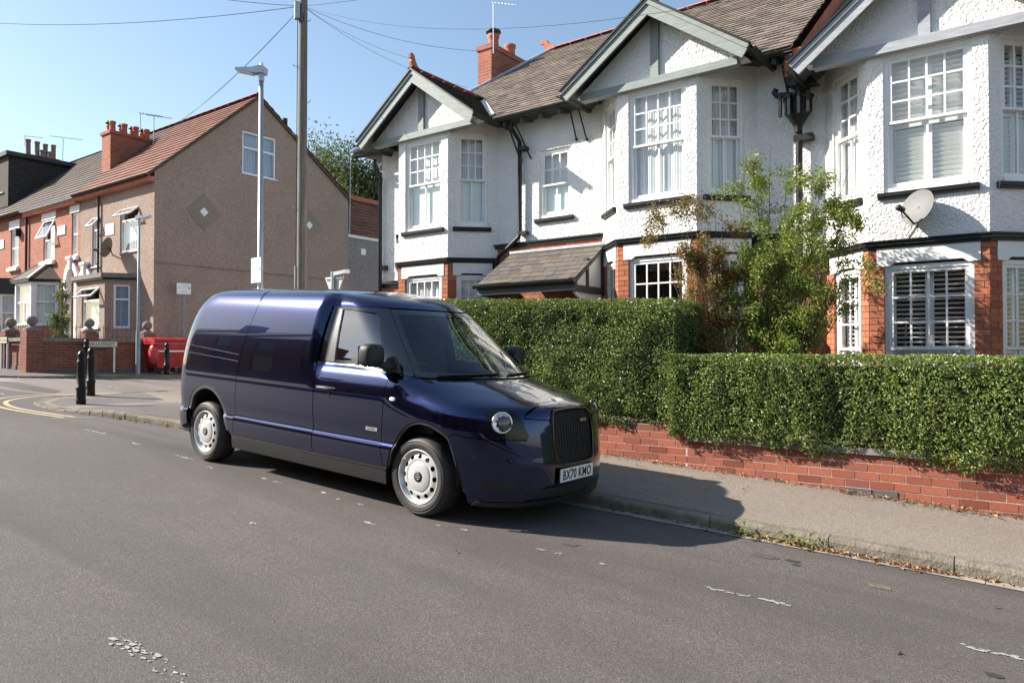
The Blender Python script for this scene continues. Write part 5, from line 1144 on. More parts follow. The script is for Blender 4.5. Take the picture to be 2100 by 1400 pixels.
# sill, arch trims, rails, roof
vpanel('sill_strip',[vpatch([(-2.80,.350),(-.365,.350),(-.35,.380),(-2.805,.380)],c_side,(.05,.02),off=-.004)],M['van_black'],mirror=True)
vpanel('sill',[vpatch([(-2.80,.235),(-.37,.225),(-.36,.343),(-2.79,.345)],c_side,(.05,.025),off=.004)],M['van_plastic'],mirror=True)
def archtrim(path,w,off):
    P=np.array(arc(path)); c=np.array([P[:,0].mean(),.40]); d=P-c; d/=np.linalg.norm(d,axis=1,keepdims=True); I=P-d*w; return [tuple(p) for p in P]+[tuple(p) for p in I[::-1]]
vpanel('rear_arch_trim',[vpatch(archtrim(ARR[2:-1],.042,0),c_side,(.04,.03),off=-.003,skirt=.05)],M['van_satin'],mirror=True)
vpanel('front_arch_trim',[vpatch(archtrim(ARF[1:]+ARF2[1:-1],.02,0),c_side,(.04,.03),off=-.006,skirt=.05)],M['van_plastic'],mirror=True)
for m in (-1,1):
    for zl,zr in ((1.318,1.253),(1.232,1.182)):
        q=c_side(np.array([(x,zl+(zr-zl)*(x+3.72)/1.03) for x in np.linspace(-3.80,-2.695,24)])); q=q+vN(q)*.0005; MB().tube([(p[0],p[1]*-m,p[2]) for p in q],.0026,5).build('side_rail_edge',M['van_paint'],VAN,True)
# roof: the slice at z=1.80, split at the shut line
def slice_(z,k=40):
    b=[]
    for p in np.linspace(-1,1,k): b.append(tuple(c_front(np.array([[p,z]]))[0,:2]))
    return b
sl=slice_(1.80,45); x0_=float(VX0(1.8)); nearx=list(np.arange(x0_-.03,-1.56,-.012))+list(np.arange(-1.57,-2.50,-.05)); y18=lambda x:float(c_side(np.array([[x,1.8]]))[0,1])
fr_roof=[(x,-abs(y18(x))) for x in ([-2.516]+sorted(nearx))]; fr_roof=fr_roof+sl+[(x,-y) for x,y in fr_roof[::-1]]
vpanel('roof',[vpatch(fr_roof,c_top,(.05,.05),bstep=(.2,.2),skirt=.004)],M['van_paint'])
rx=[-2.524]+list(np.arange(-2.58,-3.42,-.06)); rl=[(x,-abs(y18(x))) for x in rx]
x1_=float(VXR0(1.8)); ar_=x1_-float(VXR(1.8)); bw=float(VW(1.8)); cor=[(x1_-ar_*math.sin(t)**(2/VNR),-bw*math.cos(t)**(2/VNR)) for t in np.linspace(.25,math.pi/2,14)]
cor=[c for c in cor if c[0]<-3.45]
half=rl+cor
vpanel('rear_roof',[vpatch(half+[(x,-y) for x,y in half[::-1][1:]],c_top,(.05,.05),bstep=(.2,.2),skirt=.004)],M['van_paint'])
# back doors
rb=[(float(c_side(np.array([[x45(z),z]]))[0,1]),z) for z in zs_]
vpanel('rear_door',[vpatch([(a,z) for a,z in rb]+[(-.004,1.8),(-.004,.30)],c_rear,(.05,.05))],M['van_paint'],mirror=True)
vpanel('rear_bumper',[vpatch([(-.72,.24),(.72,.24),(.74,.45),(-.74,.45)],c_rear,(.06,.05),off=.015,skirt=.02)],M['van_plastic'])
vpanel('tail_lamp',[vpatch([(-.80,.75),(-.70,.75),(-.68,1.05),(-.78,1.05)],c_rear,(.05,.05),off=.005)],M['red_bin'],mirror=True)
# black inner skin, the shut lines' shade put into its colour, liners, underbody
inn=[(-3.9,.3),(-3.72,.3)]+[p for p in arc(ARR) if p[1]>.35]+[(-2.8,.3),(-.37,.3)]+[p for p in arc(ARF[1:]+ARF2[1:]) if p[1]>.35]+[(.56,.3),(.72,.3),(.76,.7),(.74,.95),(.35,1.08),(-.1,1.13),(-.40,1.16),(-1.40,1.19),(-1.45,1.79),(-3.7,1.79),(-3.9,1.0)]
vpanel('gap_shade_skin',[vpatch(inn,c_side,(.08,.06),off=-.022,skirt=0)],M['van_dark'],mirror=True)
vpanel('roof_lining',[vpatch([(-2.4,-.7),(-1.2,-.68),(-.85,-.45),(-.75,0),(-.85,.45),(-1.2,.68),(-2.4,.7)],c_top,(.1,.1),off=-.03,skirt=0)],M['van_dark'])
MB().box(-3.8,.80,-.70,.70,.24,.55).box(-2.80,-.40,-.88,.88,.235,.40).build('underbody',M['van_dark'],VAN,True)  # plain dark boxes added so no light leaks under the body
MB().box(-1.52,-1.46,-.74,.74,.5,1.74).build('bulkhead',M['van_dark'],VAN,True); MB().box(-.30,.05,-.80,.80,.7,1.12).box(-.42,-.25,-.78,.78,.85,1.07).build('dashboard',M['van_plastic'],VAN,True)
MB().box(.05,.75,-.60,.60,.5,.94).build('engine_bay',M['van_dark'],VAN,True)
for y in (-.42,.42):
    MB().obox((-.95,y,.78),(.24,0,0),(0,.24,0),(0,0,.08)).obox((-1.2,y,1.14),(.07,0,-.0),(0,.24,0),(-.08,0,.34)).obox((-1.29,y,1.56),(.05,0,0),(0,.13,0),(-.01,0,.09)).build('seat',M['van_dark'],VAN,True)
sw=MB(); c=Vector((-.58,-.42,1.12)); ax=Vector((-.85,0,.5)).normalized(); a=ax.orthogonal().normalized(); b_=ax.cross(a); sw.tube([c+(a*math.cos(t)+b_*math.sin(t))*.185 for t in [2*math.pi*k/24 for k in range(26)]],.015,6,False); sw.tube([c-ax*.3,c],.03,6); sw.build('steering_wheel',M['van_plastic'],VAN,True)
YS=lambda x,z:abs(float(c_side(np.array([[x,z]]))[0,1]))
# mirrors, handles, small fittings
def sellip(mb,c,s,e=.6,n=20,k=14):
    f=lambda v:math.copysign(abs(v)**e,v); vs=[]
    for i in range(k+1):
        t=-math.pi/2+math.pi*i/k
        for j in range(n): p=2*math.pi*j/n; vs.append((c[0]+s[0]*f(math.cos(t))*f(math.cos(p)),c[1]+s[1]*f(math.cos(t))*f(math.sin(p)),c[2]+s[2]*f(math.sin(t))))
    mb.add(vs,[(i*n+j,i*n+(j+1)%n,(i+1)*n+(j+1)%n,(i+1)*n+j) for i in range(k) for j in range(n)],0,True)
for m in (-1,1):
    mb=MB(); sellip(mb,(-.485,m*1.055,1.36),(.085,.11,.105),.62); mr=mb.build('door_mirror',M['van_plastic'],VAN,True)
    MB().box(-.574,-.568,m*1.055-.08,m*1.055+.08,1.28,1.44).build('mirror_glass',M['chrome'],mr,True)
    MB().tube([(-.44,m*.99,1.285),(-.39,m*.94,1.265),(-.37,m*.90,1.27)],.035,8).build('mirror_arm',M['van_plastic'],mr,True)
    mb=MB(); mb.prism([(-.52,m*.885,1.235),(-.27,m*.89,1.215),(-.31,m*.885,1.31),(-.37,m*.87,1.36),(-.44,m*.872,1.34)],(0,m*.035,0)); mb.build('mirror_base',M['van_plastic'],mr,True)
for m,d in zip((-1,1),doors):
    h=MB(); h.tube([(-1.33,m*.972,1.013),(-1.30,m*.994,1.015),(-1.20,m*.999,1.013),(-1.11,m*.992,1.008),(-1.085,m*.972,1.005)],[.012,.017,.018,.018,.012],8); h.build('door_handle',M['van_plastic'],d,True)
    MB().lathe([(.001,.006),(.02,.006),(.024,0)],14,(-1.15,m*.966,.962),(0,m,0)).build('key_cover',M['van_plastic'],d,True)
    MB().obox((-.555,m*(YS(-.555,.697)+.002),.697),(.075,0,0),(0,.0025,0),(0,0,.016)).build('badge',M['chrome'],d,True)
    text('badge_text','ULTIMA',.03,M['van_dark'],d,frame((-.555,m*(YS(-.555,.697)+.005),.697),(1 if m<0 else -1,0,0),(0,0,1)),.0004,.95)
    mb=MB(); sellip(mb,(-.293,m*.966,.987),(.036,.012,.018),.7,14,8); mb.build('side_indicator',M['lens'],VAN,True)
for p0,p1 in ((-.52,-.05),(.02,.46)):
    q=c_front(np.array([(p0+(p1-p0)*k/6,1.203+.012*k/6) for k in range(7)])); q=q+vN(q)*.012; MB().tube([tuple(p) for p in q],.008,6).build('wiper',M['van_plastic'],VAN,True)
# wheels
def wheel(x,m):
    y=m*.905; ax=(0,m,0); c=(x,y,.343)
    H=MB().lathe([(.20,-.16),(.20,-.05),(.16,-.045),(.001,-.04)],28,c,ax).build('wheel',M['van_dark'],VAN,True)
    pr=[(.233,.000),(.240,.008),(.256,.016),(.277,.020),(.300,.017),(.318,.008),(.330,-.006),(.340,-.024),(.3445,-.05),(.345,-.105),(.3445,-.16),(.336,-.20),(.30,-.215),(.22,-.20)]
    pr2=[]
    for i,(r,h) in enumerate(pr): pr2.append((r,h))
    T=MB().lathe([(.230,-.01)]+pr2,64,c,ax); 
    for r in (.285,.306): T.lathe([(r-.004,.0185),(r,.0225),(r+.004,.0185)],64,c,ax)
    T.build('tyre',M['tyre'],H,True)
    rim=MB().lathe([(.236,.004),(.238,-.004),(.232,.012),(.225,.010),(.220,-.008),(.215,-.026),(.211,-.028)],64,c,ax)
    # pierced ring
    n=Vector(ax); a=Vector((1,0,0)); b=n.cross(a); N=12; hol=[]
    for k in range(N):
        t=2*math.pi*k/N; u=np.array([math.cos(t),math.sin(t)]); w_=np.array([-u[1],u[0]]); hol.append([tuple(u*.176+u*.0185*math.cos(q)+w_*.023*math.sin(q)) for q in [2*math.pi*j/14 for j in range(14)]])
    outer=[(.211*math.cos(t),.211*math.sin(t)) for t in [2*math.pi*j/84 for j in range(84)]]; inner=[(.130*math.cos(t),.130*math.sin(t)) for t in [2*math.pi*j/56 for j in range(56)]]
    V,Fc,_=cdt(outer,.018,hol+[inner]); rr=np.hypot(V[:,0],V[:,1]); dep=np.interp(rr,[.130,.138,.15,.176,.195,.211],[-.008,-.003,-.002,-.008,-.020,-.028])
    P=[tuple(Vector(c)+a*p[0]+b*p[1]+n*d) for p,d in zip(V,dep)]; Fl=[tuple(f) for f in Fc]
    rim.add(P,Fl,0,True); rim.build('rim',M['silver'],H,True)
    hc=MB().lathe([(.133,-.012),(.129,-.001),(.122,.003),(.05,.006),(.046,.006)],40,c,ax).build('hub_cap',M['silver'],H,True)
    MB().lathe([(.048,.004),(.046,.009),(.03,.010),(.001,.010)],24,c,ax).build('hub_badge',M['van_plastic'],hc,True)
    q=MB(); cc=Vector(c)+n*.011; q.tube([cc+a*.022*math.cos(t)+b*.022*math.sin(t) for t in [2*math.pi*k/18 for k in range(20)]],.0035,5,False); q.bar(cc-a*.028,cc+a*.028,.004,.012); q.build('hub_emblem',M['chrome'],hc,True)
    mb=MB(); mb.sphere(tuple(Vector(c)+n*.006+a*-.16+b*.135*(1)),.007,8,6); mb.build('valve_cap',M['lens'],H,True)
for x in (0,-3.386):
    for m in (-1,1): wheel(x,m)
    for m in (-1,1):
        mb=MB(); K=16; xc=x+(.05 if x<-1 else .03); rr=.43; vs=[]
        for k in range(K+1): t=R(-8+196*k/K); vs+=[(xc+rr*math.cos(t),m*.93,.40+rr*math.sin(t)),(xc+rr*math.cos(t),m*.55,.40+rr*math.sin(t))]
        mb.add(vs,[(2*i,2*i+1,2*i+3,2*i+2) for i in range(K)],0,True); mb.add([vs[2*i+1] for i in range(K+1)],[tuple(range(K+1))]); mb.build('wheel_well',M['van_dark'],VAN,True)
# ================================================================ garden wall and hedges
def leafmat(name,stops,rough=.42,tr=.25):
    t=NT(name); a=t.n('Attribute'); a.attribute_name='rnd'; c=t.ramp(a.outputs['Fac'],stops); t.col(c).set(rough=rough,spec=.5)
    tl=t.n('BsdfTranslucent'); t.l(t.mix(.5,c,(.25,.32,.04)),tl.inputs['Color']); mx=t.n('MixShader'); mx.inputs[0].default_value=tr; t.l(t.p.outputs[0],mx.inputs[1]); t.l(tl.outputs[0],mx.inputs[2]); t.l(mx.outputs[0],t.out.inputs['Surface']); return t.m
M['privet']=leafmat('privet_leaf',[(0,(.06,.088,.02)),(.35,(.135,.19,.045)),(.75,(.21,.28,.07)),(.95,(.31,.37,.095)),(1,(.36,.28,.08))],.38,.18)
M['shrub_leaf']=leafmat('shrub_leaf',[(0,(.11,.15,.03)),(.5,(.23,.29,.06)),(.85,(.34,.40,.09)),(1,(.27,.22,.07))],.45,.35)
M['rose_leaf']=leafmat('rose_leaf',[(0,(.11,.09,.03)),(.35,(.21,.18,.05)),(.7,(.31,.16,.065)),(1,(.36,.09,.05))],.5,.3)
M['tree_leaf']=leafmat('tree_leaf',[(0,(.05,.07,.03)),(.5,(.09,.115,.05)),(1,(.14,.16,.08))],.5,.25)
M['ivy_leaf']=leafmat('climber_leaf',[(0,(.06,.085,.03)),(.5,(.11,.15,.05)),(.9,(.20,.22,.09)),(1,(.35,.33,.2))],.5,.3)
M['dry_leaf']=leafmat('dry_leaf',[(0,(.10,.05,.025)),(.4,(.24,.11,.045)),(.75,(.34,.20,.09)),(1,(.45,.36,.22))],.7,.1)
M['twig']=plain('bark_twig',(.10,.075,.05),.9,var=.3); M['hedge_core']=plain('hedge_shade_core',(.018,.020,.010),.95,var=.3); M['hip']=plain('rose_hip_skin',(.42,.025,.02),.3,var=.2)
def leaves(C,D,U,L,Wd,fold=.35):
    """C centres, D leaf direction (unit), U face normal (unit-ish); returns verts (4/leaf) and tri faces (2/leaf)"""
    n=len(C); S=np.cross(D,U); S/=np.maximum(np.linalg.norm(S,axis=1,keepdims=True),1e-6); Un=np.cross(S,D)
    L=L[:,None];Wd=Wd[:,None]; b=C-D*L*.5; t=C+D*L*.5-Un*L*.12; l=C-S*Wd*.5+Un*Wd*fold-D*L*.05; r=C+S*Wd*.5+Un*Wd*fold-D*L*.05
    V=np.stack([b,r,t,l],1).reshape(-1,3); k=np.arange(n)*4; F_=np.stack([np.stack([k,k+1,k+2],1),np.stack([k,k+2,k+3],1)],1).reshape(-1,3); return V,F_
def unitv(a): return a/np.maximum(np.linalg.norm(a,axis=1,keepdims=True),1e-9)
def fbm(x,z,s=1.,seed=0):
    r=np.random.default_rng(seed); o=np.zeros_like(x)
    for k in range(14):
        f=r.uniform(.8,7)*s; a=r.uniform(0,2*np.pi); p=r.uniform(0,2*np.pi); o+=np.sin((x*np.cos(a)+z*np.sin(a))*f*2+p)/(.6+f/s)
    return o/4.
def hedge(name,label,x0,x1,yf,yb,zb,zt,dens_,seed,vis=None,stray=0):
    H=empty(name,((x0+x1)/2,(yf+yb)/2,float(zb((x0+x1)/2))),label=label,cat='hedge'); rng=np.random.default_rng(seed)
    # dark box: the hedge's inner shade put into its colour, blocks see-through
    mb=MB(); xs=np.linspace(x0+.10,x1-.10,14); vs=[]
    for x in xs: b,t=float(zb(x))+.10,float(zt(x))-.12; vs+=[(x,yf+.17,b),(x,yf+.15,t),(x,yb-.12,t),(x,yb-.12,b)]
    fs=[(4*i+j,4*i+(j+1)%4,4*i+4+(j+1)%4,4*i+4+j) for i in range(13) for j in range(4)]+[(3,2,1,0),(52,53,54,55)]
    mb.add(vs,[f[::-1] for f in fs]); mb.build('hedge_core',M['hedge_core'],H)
    Cs=[];Ns=[]
    def face(n,fx,fn,dep):
        u=rng.random(n);v=rng.random(n); P,N=fx(u,v); d=rng.random(n)**1.6*dep; Cs.append(P-N*d[:,None]); Ns.append(N)
    def front(u,v):
        x=x0+(x1-x0)*u; b=zb(x)+.2*fbm(x,x*0,1.4,seed+1)+.16*fbm(x,x*0,4.,seed+11)-.02; t=zt(x)+.03*fbm(x,x*0,2.,seed+2); z=b+(t-b)*v
        bul=.34*fbm(x,z,1.,seed)+.22*fbm(x,z,3.,seed+5); rnd=-.12*np.clip((v-.9)/.1,0,1)**2; y=yf-bul*.6-rnd+.10*np.clip((.12-v)/.12,0,1)
        N=np.stack([np.zeros_like(x)+.25*fbm(x,z,2.,seed+3),-np.ones_like(x),.25+.6*np.clip((v-.85)/.15,0,1)-.3*np.clip((.15-v)/.15,0,1)],1); return np.stack([x,y,z],1),unitv(N)
    def topf(u,v):
        x=x0+(x1-x0)*u; y=yf+(yb-yf)*v; z=zt(x)+.03*fbm(x,y,2.,seed+2); return np.stack([x,y,z],1),np.tile([0,0,1.],(len(x),1))
    def endf(xx,s):
        def f(u,v): y=yf+(yb-yf)*u; b,t=zb(xx),zt(xx); z=b+(t-b)*v; return np.stack([np.full_like(y,xx)+.05*fbm(y,z,2.,seed+9)*s,y,z],1),np.tile([float(s),0,0],(len(y),1))
        return f
    A=(x1-x0)*float(zt((x0+x1)/2)-zb((x0+x1)/2)); face(int(A*dens_),front,None,.16); face(int((x1-x0)*(yb-yf)*dens_*.45),topf,None,.08)
    for xx,s in ((x0,-1),(x1,1)): face(int((yb-yf)*1.5*dens_*.6),endf(xx,s),None,.1)
    def back(u,v):
        x=x0+(x1-x0)*u; z=zb(x)+(zt(x)-zb(x))*v; return np.stack([x,np.full_like(x,yb),z],1),np.tile([0,1.,0],(len(x),1))
    face(int(A*dens_*.15),back,None,.1)
    C=np.concatenate(Cs);N=np.concatenate(Ns)
    # thin it where the growth is gappy
    gap=fbm(C[:,0],C[:,2],2.3,seed+7); keep=rng.random(len(C))<np.clip(1.25-.9*np.clip(gap-.22,0,1)*3,.4,1); C,N=C[keep],N[keep]
    n=len(C); U=unitv(N+rng.normal(0,.62,(n,3))); D=unitv(np.cross(U,rng.normal(0,1,(n,3)))+np.array([0,0,.15])); L=rng.uniform(.022,.043,n); V,F_=leaves(C,D,U,L,L*rng.uniform(.48,.62,n))
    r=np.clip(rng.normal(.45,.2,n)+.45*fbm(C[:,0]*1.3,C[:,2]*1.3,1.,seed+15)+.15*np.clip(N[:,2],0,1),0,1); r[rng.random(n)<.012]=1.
    o=npmesh('foliage',V,F_,M['privet'],H,{'rnd':np.repeat(r,2)}); o['kind']='stuff'
    return H
XS=-3.62
hedge('hedge','tall clipped privet hedge behind the van',-12.6,XS,8.06,9.0,lambda x:-.93+.051*(-3.75-x)*1.,lambda x:.665+.042*(-3.75-x),5400,3)
hedge('hedge','lower clipped privet hedge above the stone coping on the right',XS-.05,5.5,7.99,8.9,lambda x:-1.0-.012*(x+3.4),lambda x:-.015-.004*(x+2),5400,23)
# ---- garden wall, brick by brick where the camera sees it
GWN=empty('brick_garden_wall',(-2.2,8.27,gz(-2.2,8.2)+.1),label='low red brick garden wall under the privet hedges',cat='wall')
YW=8.17; LZ=-1.21; HC_=.0865
def wcore(x0,x1,zt,mat): return MB().box(x0,x1,YW+.005,YW+.23,gz((x0+x1)/2,8.2)-.5,zt).build('wall_core',mat,GWN)
wcore(-12.95,-5.25,LZ+6*HC_,M['side_brick']); wcore(-5.25,XS+.12,LZ+4*HC_,M['mortar']); c2=wcore(XS+.12,.75,LZ+2*HC_,M['mortar']); wcore(.75,6,LZ+2*HC_,M['side_brick'])
brickface(GWN,(-5.25,YW),Vector((1,0)),Vector((0,-1)),XS+.12+5.25,LZ-2*HC_,LZ+4*HC_,ME_BR,HC_,.232,.011); brickface(GWN,(XS+.12,YW),Vector((1,0)),Vector((0,-1)),.75-XS-.12,LZ-4*HC_,LZ+2*HC_,ME_BR,HC_,.232,.011)
x=XS+.12
while x<5.8: l=random.uniform(.55,.7); MB().box(x+.004,x+l-.004,YW-.035,YW+.27,LZ+2*HC_+.004,LZ+2*HC_+.07).build('coping_stone',M['coping'],GWN); x+=l
for x in (-1.62,-1.38): put(unit('blue_brick',M['blue_brick']),'brick',GWN,(x,YW+.013,LZ-2.5*HC_+.0),(1,0),.225,.045,HC_-.01)
# ================================================================ shrubs
def plant(name,label,base,targets,leafm,nper,lsize,rad,seed,start=.35,stemr=.018,cat='shrub',tipr=None,mid=.5):
    rng=np.random.default_rng(seed); T=empty(name,base,label=label,cat=cat); b=np.array(base,float); C=[];
    for i,(tx,ty,tz,w) in enumerate(targets):
        t=np.array([tx,ty,tz]); s=b+np.array([rng.uniform(-.12,.12),rng.uniform(-.08,.08),0]); m=s+(t-s)*mid+np.array([rng.uniform(-.1,.1)+(s[0]-t[0])*.12,rng.uniform(-.1,.1),.12*np.linalg.norm(t-s)*.5])
        pts=[]; K=9
        for k in range(K+1): q=k/K; p=(1-q)**2*s+2*q*(1-q)*m+q*q*t; pts.append(p+rng.normal(0,.012,3)*(0<k<K))
        MB().tube([tuple(p) for p in pts],[stemr*(1-.82*k/K) for k in range(K+1)],6).build('stem',M['twig'],T)
        pts=np.array(pts)
        # side twigs carrying leaves
        nt_=int(9*w); tw=MB()
        for j in range(nt_):
            q=start+(1-start)*rng.random(); k=min(int(q*K),K-1); p=pts[k]+(pts[k+1]-pts[k])*(q*K-k); d=unitv(rng.normal(0,1,(1,3))+np.array([[0,0,.5]]))[0]; ln=rng.uniform(.1,.34)*rad; e=p+d*ln; tw.tube([tuple(p),tuple((p+e)/2+rng.normal(0,.02,3)),tuple(e)],[.005,.004,.002],4)
            n=int(nper*w/nt_*1.); f=rng.random(n)**.7; C.append(p+(e-p)*f[:,None]+rng.normal(0,.045*rad,(n,3)))
        o=tw.build('twigs',M['twig'],T); o['kind']='stuff'
    C=np.concatenate(C); n=len(C); U=unitv(rng.normal(0,1,(n,3))+np.array([-.1,-.35,.5])); D=unitv(np.cross(U,rng.normal(0,1,(n,3)))); L=rng.uniform(.7,1.25,n)*lsize; V,F_=leaves(C,D,U,L,L*rng.uniform(.4,.6,n)); r=np.clip(rng.normal(.45,.22,n),0,1)
    o=npmesh('foliage',V,F_,leafm,T,{'rnd':np.repeat(r,2)}); o['kind']='stuff'; return T,C
def tgt(px,py,Y,w): p=onY(px,py,Y); return (p[0],p[1],p[2],w)
sb=onY(1580,735,9.65); sb=(sb[0],9.65,gz(sb[0],9.65)+.25)
plant('shrub','tall leafy green shrub in front of the white houses',sb,[tgt(1545,335,9.6,1.25),tgt(1512,405,9.4,.9),tgt(1520,360,9.7,.8),tgt(1582,300,9.9,.35),tgt(1640,365,9.5,1.2),tgt(1610,420,9.9,.9),tgt(1655,440,9.3,.9),tgt(1700,340,9.6,.9),tgt(1722,375,9.8,1.2),tgt(1765,380,9.6,.7),tgt(1690,440,9.4,1.0),tgt(1735,440,10.,.7),tgt(1770,520,9.5,.7),tgt(1690,530,9.3,1.0),tgt(1600,500,9.5,1.0),tgt(1560,540,9.2,.9),tgt(1500,480,9.7,.8),tgt(1640,560,9.7,.9),tgt(1530,620,9.3,.8),tgt(1600,640,9.2,.8),tgt(1700,610,9.4,.35),tgt(1480,560,9.6,.7),tgt(1660,500,9.9,.8),tgt(1560,390,9.8,.9),tgt(1620,330,9.7,.5),tgt(1745,330,9.8,.6),tgt(1790,420,9.7,.45),tgt(1780,560,9.5,.4),tgt(1500,660,9.2,.8),tgt(1570,690,9.3,.8),tgt(1640,680,9.4,.5)],M['shrub_leaf'],1450,.042,1.15,5,.36,.015)
rb_=onY(1470,735,9.3); rb_=(rb_[0],9.3,gz(rb_[0],9.3)+.25)
RT,RC=plant('rose_bush','straggling rose bush with red hips and russet leaves over the hedge',rb_,[tgt(1325,455,9.2,.5),tgt(1345,420,9.4,.35),tgt(1400,395,9.3,.5),tgt(1400,440,9.1,.5),tgt(1470,390,9.5,.5),tgt(1360,470,9.2,.4),tgt(1445,420,9.3,.5),tgt(1480,440,9.4,.5),tgt(1440,470,9.2,.7),tgt(1400,560,9.0,.5),tgt(1420,620,8.9,.9),tgt(1400,650,8.9,.9),tgt(1450,600,9.1,.9),tgt(1480,520,9.3,.8),tgt(1390,600,9.0,.5),tgt(1460,660,8.95,1.),tgt(1500,560,9.4,.7),tgt(1430,540,9.2,.5),tgt(1430,690,8.92,.7)],M['rose_leaf'],2300,.038,1.15,9,.33,.009,'rose bush')
rng=np.random.default_rng(4); hm=MB(); hm.lathe([(.001,-.011),(.008,-.008),(.011,0),(.009,.007),(.004,.011),(.003,.014)],8); hip0=hm.mesh('rose_hip',M['hip'])
for i in rng.choice(len(RC),90,replace=False):
    if RC[i][2]<.2 and rng.random()<.55: continue
    o=bpy.data.objects.new('rose_hip',hip0); COL.objects.link(o); o.parent=RT; o.location=Vector(RC[i])-org(RT)+Vector(rng.normal(0,.03,3)); s=rng.uniform(1.3,2.1); o.scale=(s,s,s); o.rotation_euler=rng.uniform(0,6,3)
# ---- trees behind the gable and a climber on the terrace
def tree(name,label,base,h,r,n,leafm,ls,seed,cz=.62,trunk=.22,clumps=26):
    rng=np.random.default_rng(seed); T=empty(name,base,label=label,cat='tree'); b=np.array(base,float)
    MB().tube([tuple(b),tuple(b+np.array([.1,0,h*.35])),tuple(b+np.array([0,.1,h*.8]))],[trunk,trunk*.7,trunk*.2],8).build('trunk',M['twig'],T); C=[]
    for k in range(clumps):
        d=unitv(rng.normal(0,1,(1,3)))[0]; q=rng.random()**.4; c=b+np.array([0,0,h*cz])+d*np.array([r,r,h*(1-cz)*.95])*q; a=b+np.array([0,0,h*rng.uniform(.35,.7)]); MB().tube([tuple(a),tuple((a+c)/2+np.array([0,0,.2])),tuple(c)],[trunk*.25,trunk*.15,.02],5).build('limb',M['twig'],T)
        m=int(n/clumps); C.append(c+rng.normal(0,1,(m,3))*np.array([r,r,h*.25])*rng.uniform(.16,.26))
    C=np.concatenate(C); m=len(C); U=unitv(rng.normal(0,1,(m,3))+np.array([0,0,.4])); D=unitv(np.cross(U,rng.normal(0,1,(m,3)))); L=rng.uniform(.7,1.3,m)*ls; V,F_=leaves(C,D,U,L,L*.45); o=npmesh('crown',V,F_,leafm,T,{'rnd':np.repeat(np.clip(rng.normal(.5,.22,m),0,1),2)}); o['kind']='stuff'; return T
p=atd(735,350,46); tree('tree','grey-green tree behind the roofs beside the brown gable',(p[0],p[1],gz(-40,40)),p[2]+2.3-gz(-40,40),2.7,20000,M['tree_leaf'],.24,2,.72,.3)
p=atd(668,350,50); tree('tree','smaller tree crown rising just right of the brown gable',(p[0],p[1],gz(-40,40)),p[2]+1.6-gz(-40,40),2.0,7000,M['tree_leaf'],.2,6,.75,.25,16)
cb=onY(125,700,YF-.5); plant('climber','leafy climbing plant up the corner of the terrace bay',(cb[0],YF-.45,gC),[tgt(118,590,YF-.6,.8),tgt(128,600,YF-.5,.9),tgt(122,570,YF-.6,.7),tgt(130,640,YF-.6,.8),tgt(118,620,YF-.8,.8),tgt(128,570,YF-.5,.5),tgt(124,655,YF-.6,.7)],M['ivy_leaf'],700,.085,1.3,31,.2,.02,'climber')
# ---- dry leaves in the gutter and along the wall foot, weeds at the kerb
rng=np.random.default_rng(77); C=[];N=[]
def litter(x0,x1,yfun,sd,n,dz):
    x=rng.uniform(x0,x1,n); y=yfun(x)+np.abs(rng.normal(0,abs(sd),n))*np.sign(sd); z=np.array([gz(a,b_) for a,b_ in zip(x,y)])+dz+rng.uniform(.004,.02,n); C.append(np.stack([x,y,z],1))
kline=lambda x:6.174+.0467*x
litter(-2.2,-.55,lambda x:kline(x)-.01,-.05,620,0); litter(-.55,.6,lambda x:kline(x)-.01,-.03,90,0); litter(-3.6,-2.2,lambda x:kline(x)-.02,-.05,60,0); litter(-5,.6,lambda x:x*0+YW-.02,-.06,420,.11); litter(-1.8,-.4,lambda x:x*0+YW-.05,-.09,260,.11); litter(-5,.6,lambda x:x*0+YW-.1,-.6,45,.11); litter(-4,1,lambda x:kline(x)-.1,-1.2,16,0); litter(-12,-9,lambda x:5.70+(x+10.2)*.12-.02,-.06,130,0)
C=np.concatenate(C); n=len(C); U=unitv(rng.normal(0,.45,(n,3))+np.array([0,0,1])); D=unitv(np.cross(U,rng.normal(0,1,(n,3)))); L=rng.uniform(.018,.055,n); V,F_=leaves(C,D,U,L,L*rng.uniform(.3,.6,n)); o=npmesh('leaf_litter',V,F_,M['dry_leaf'],None,{'rnd':np.repeat(rng.random(n),2)}); tag(o,'dry brown leaves scattered along the kerb and wall foot','leaf litter',kind='stuff')
def weed(px,py,lab,s,seed):
    g=gnd(px,py); rng=np.random.default_rng(seed); b=(g[0],kline(g[0])-.04,gz(g[0],6.1)); n=int(46*s); T=empty('weed',b,label=lab,cat='weed'); C=np.array(b)+np.abs(rng.normal(0,1,(n,3)))*np.array([.0,0,.045])*s+rng.normal(0,1,(n,3))*np.array([.07,.03,0])*s; U=unitv(rng.normal(0,.5,(n,3))+np.array([0,-.4,1])); D=unitv(np.cross(U,rng.normal(0,1,(n,3)))); L=rng.uniform(.025,.05,n)*s; V,F_=leaves(C,D,U,L,L*.5); npmesh('leaf',V,F_,M['shrub_leaf'],T,{'rnd':np.repeat(rng.random(n),2)})['kind']='stuff'
weed(1540,1085,'small green weed at the kerb nearest the van shadow',1.,1); weed(1655,1110,'low green weed in the gutter among dry leaves, right of the other',1.1,2)
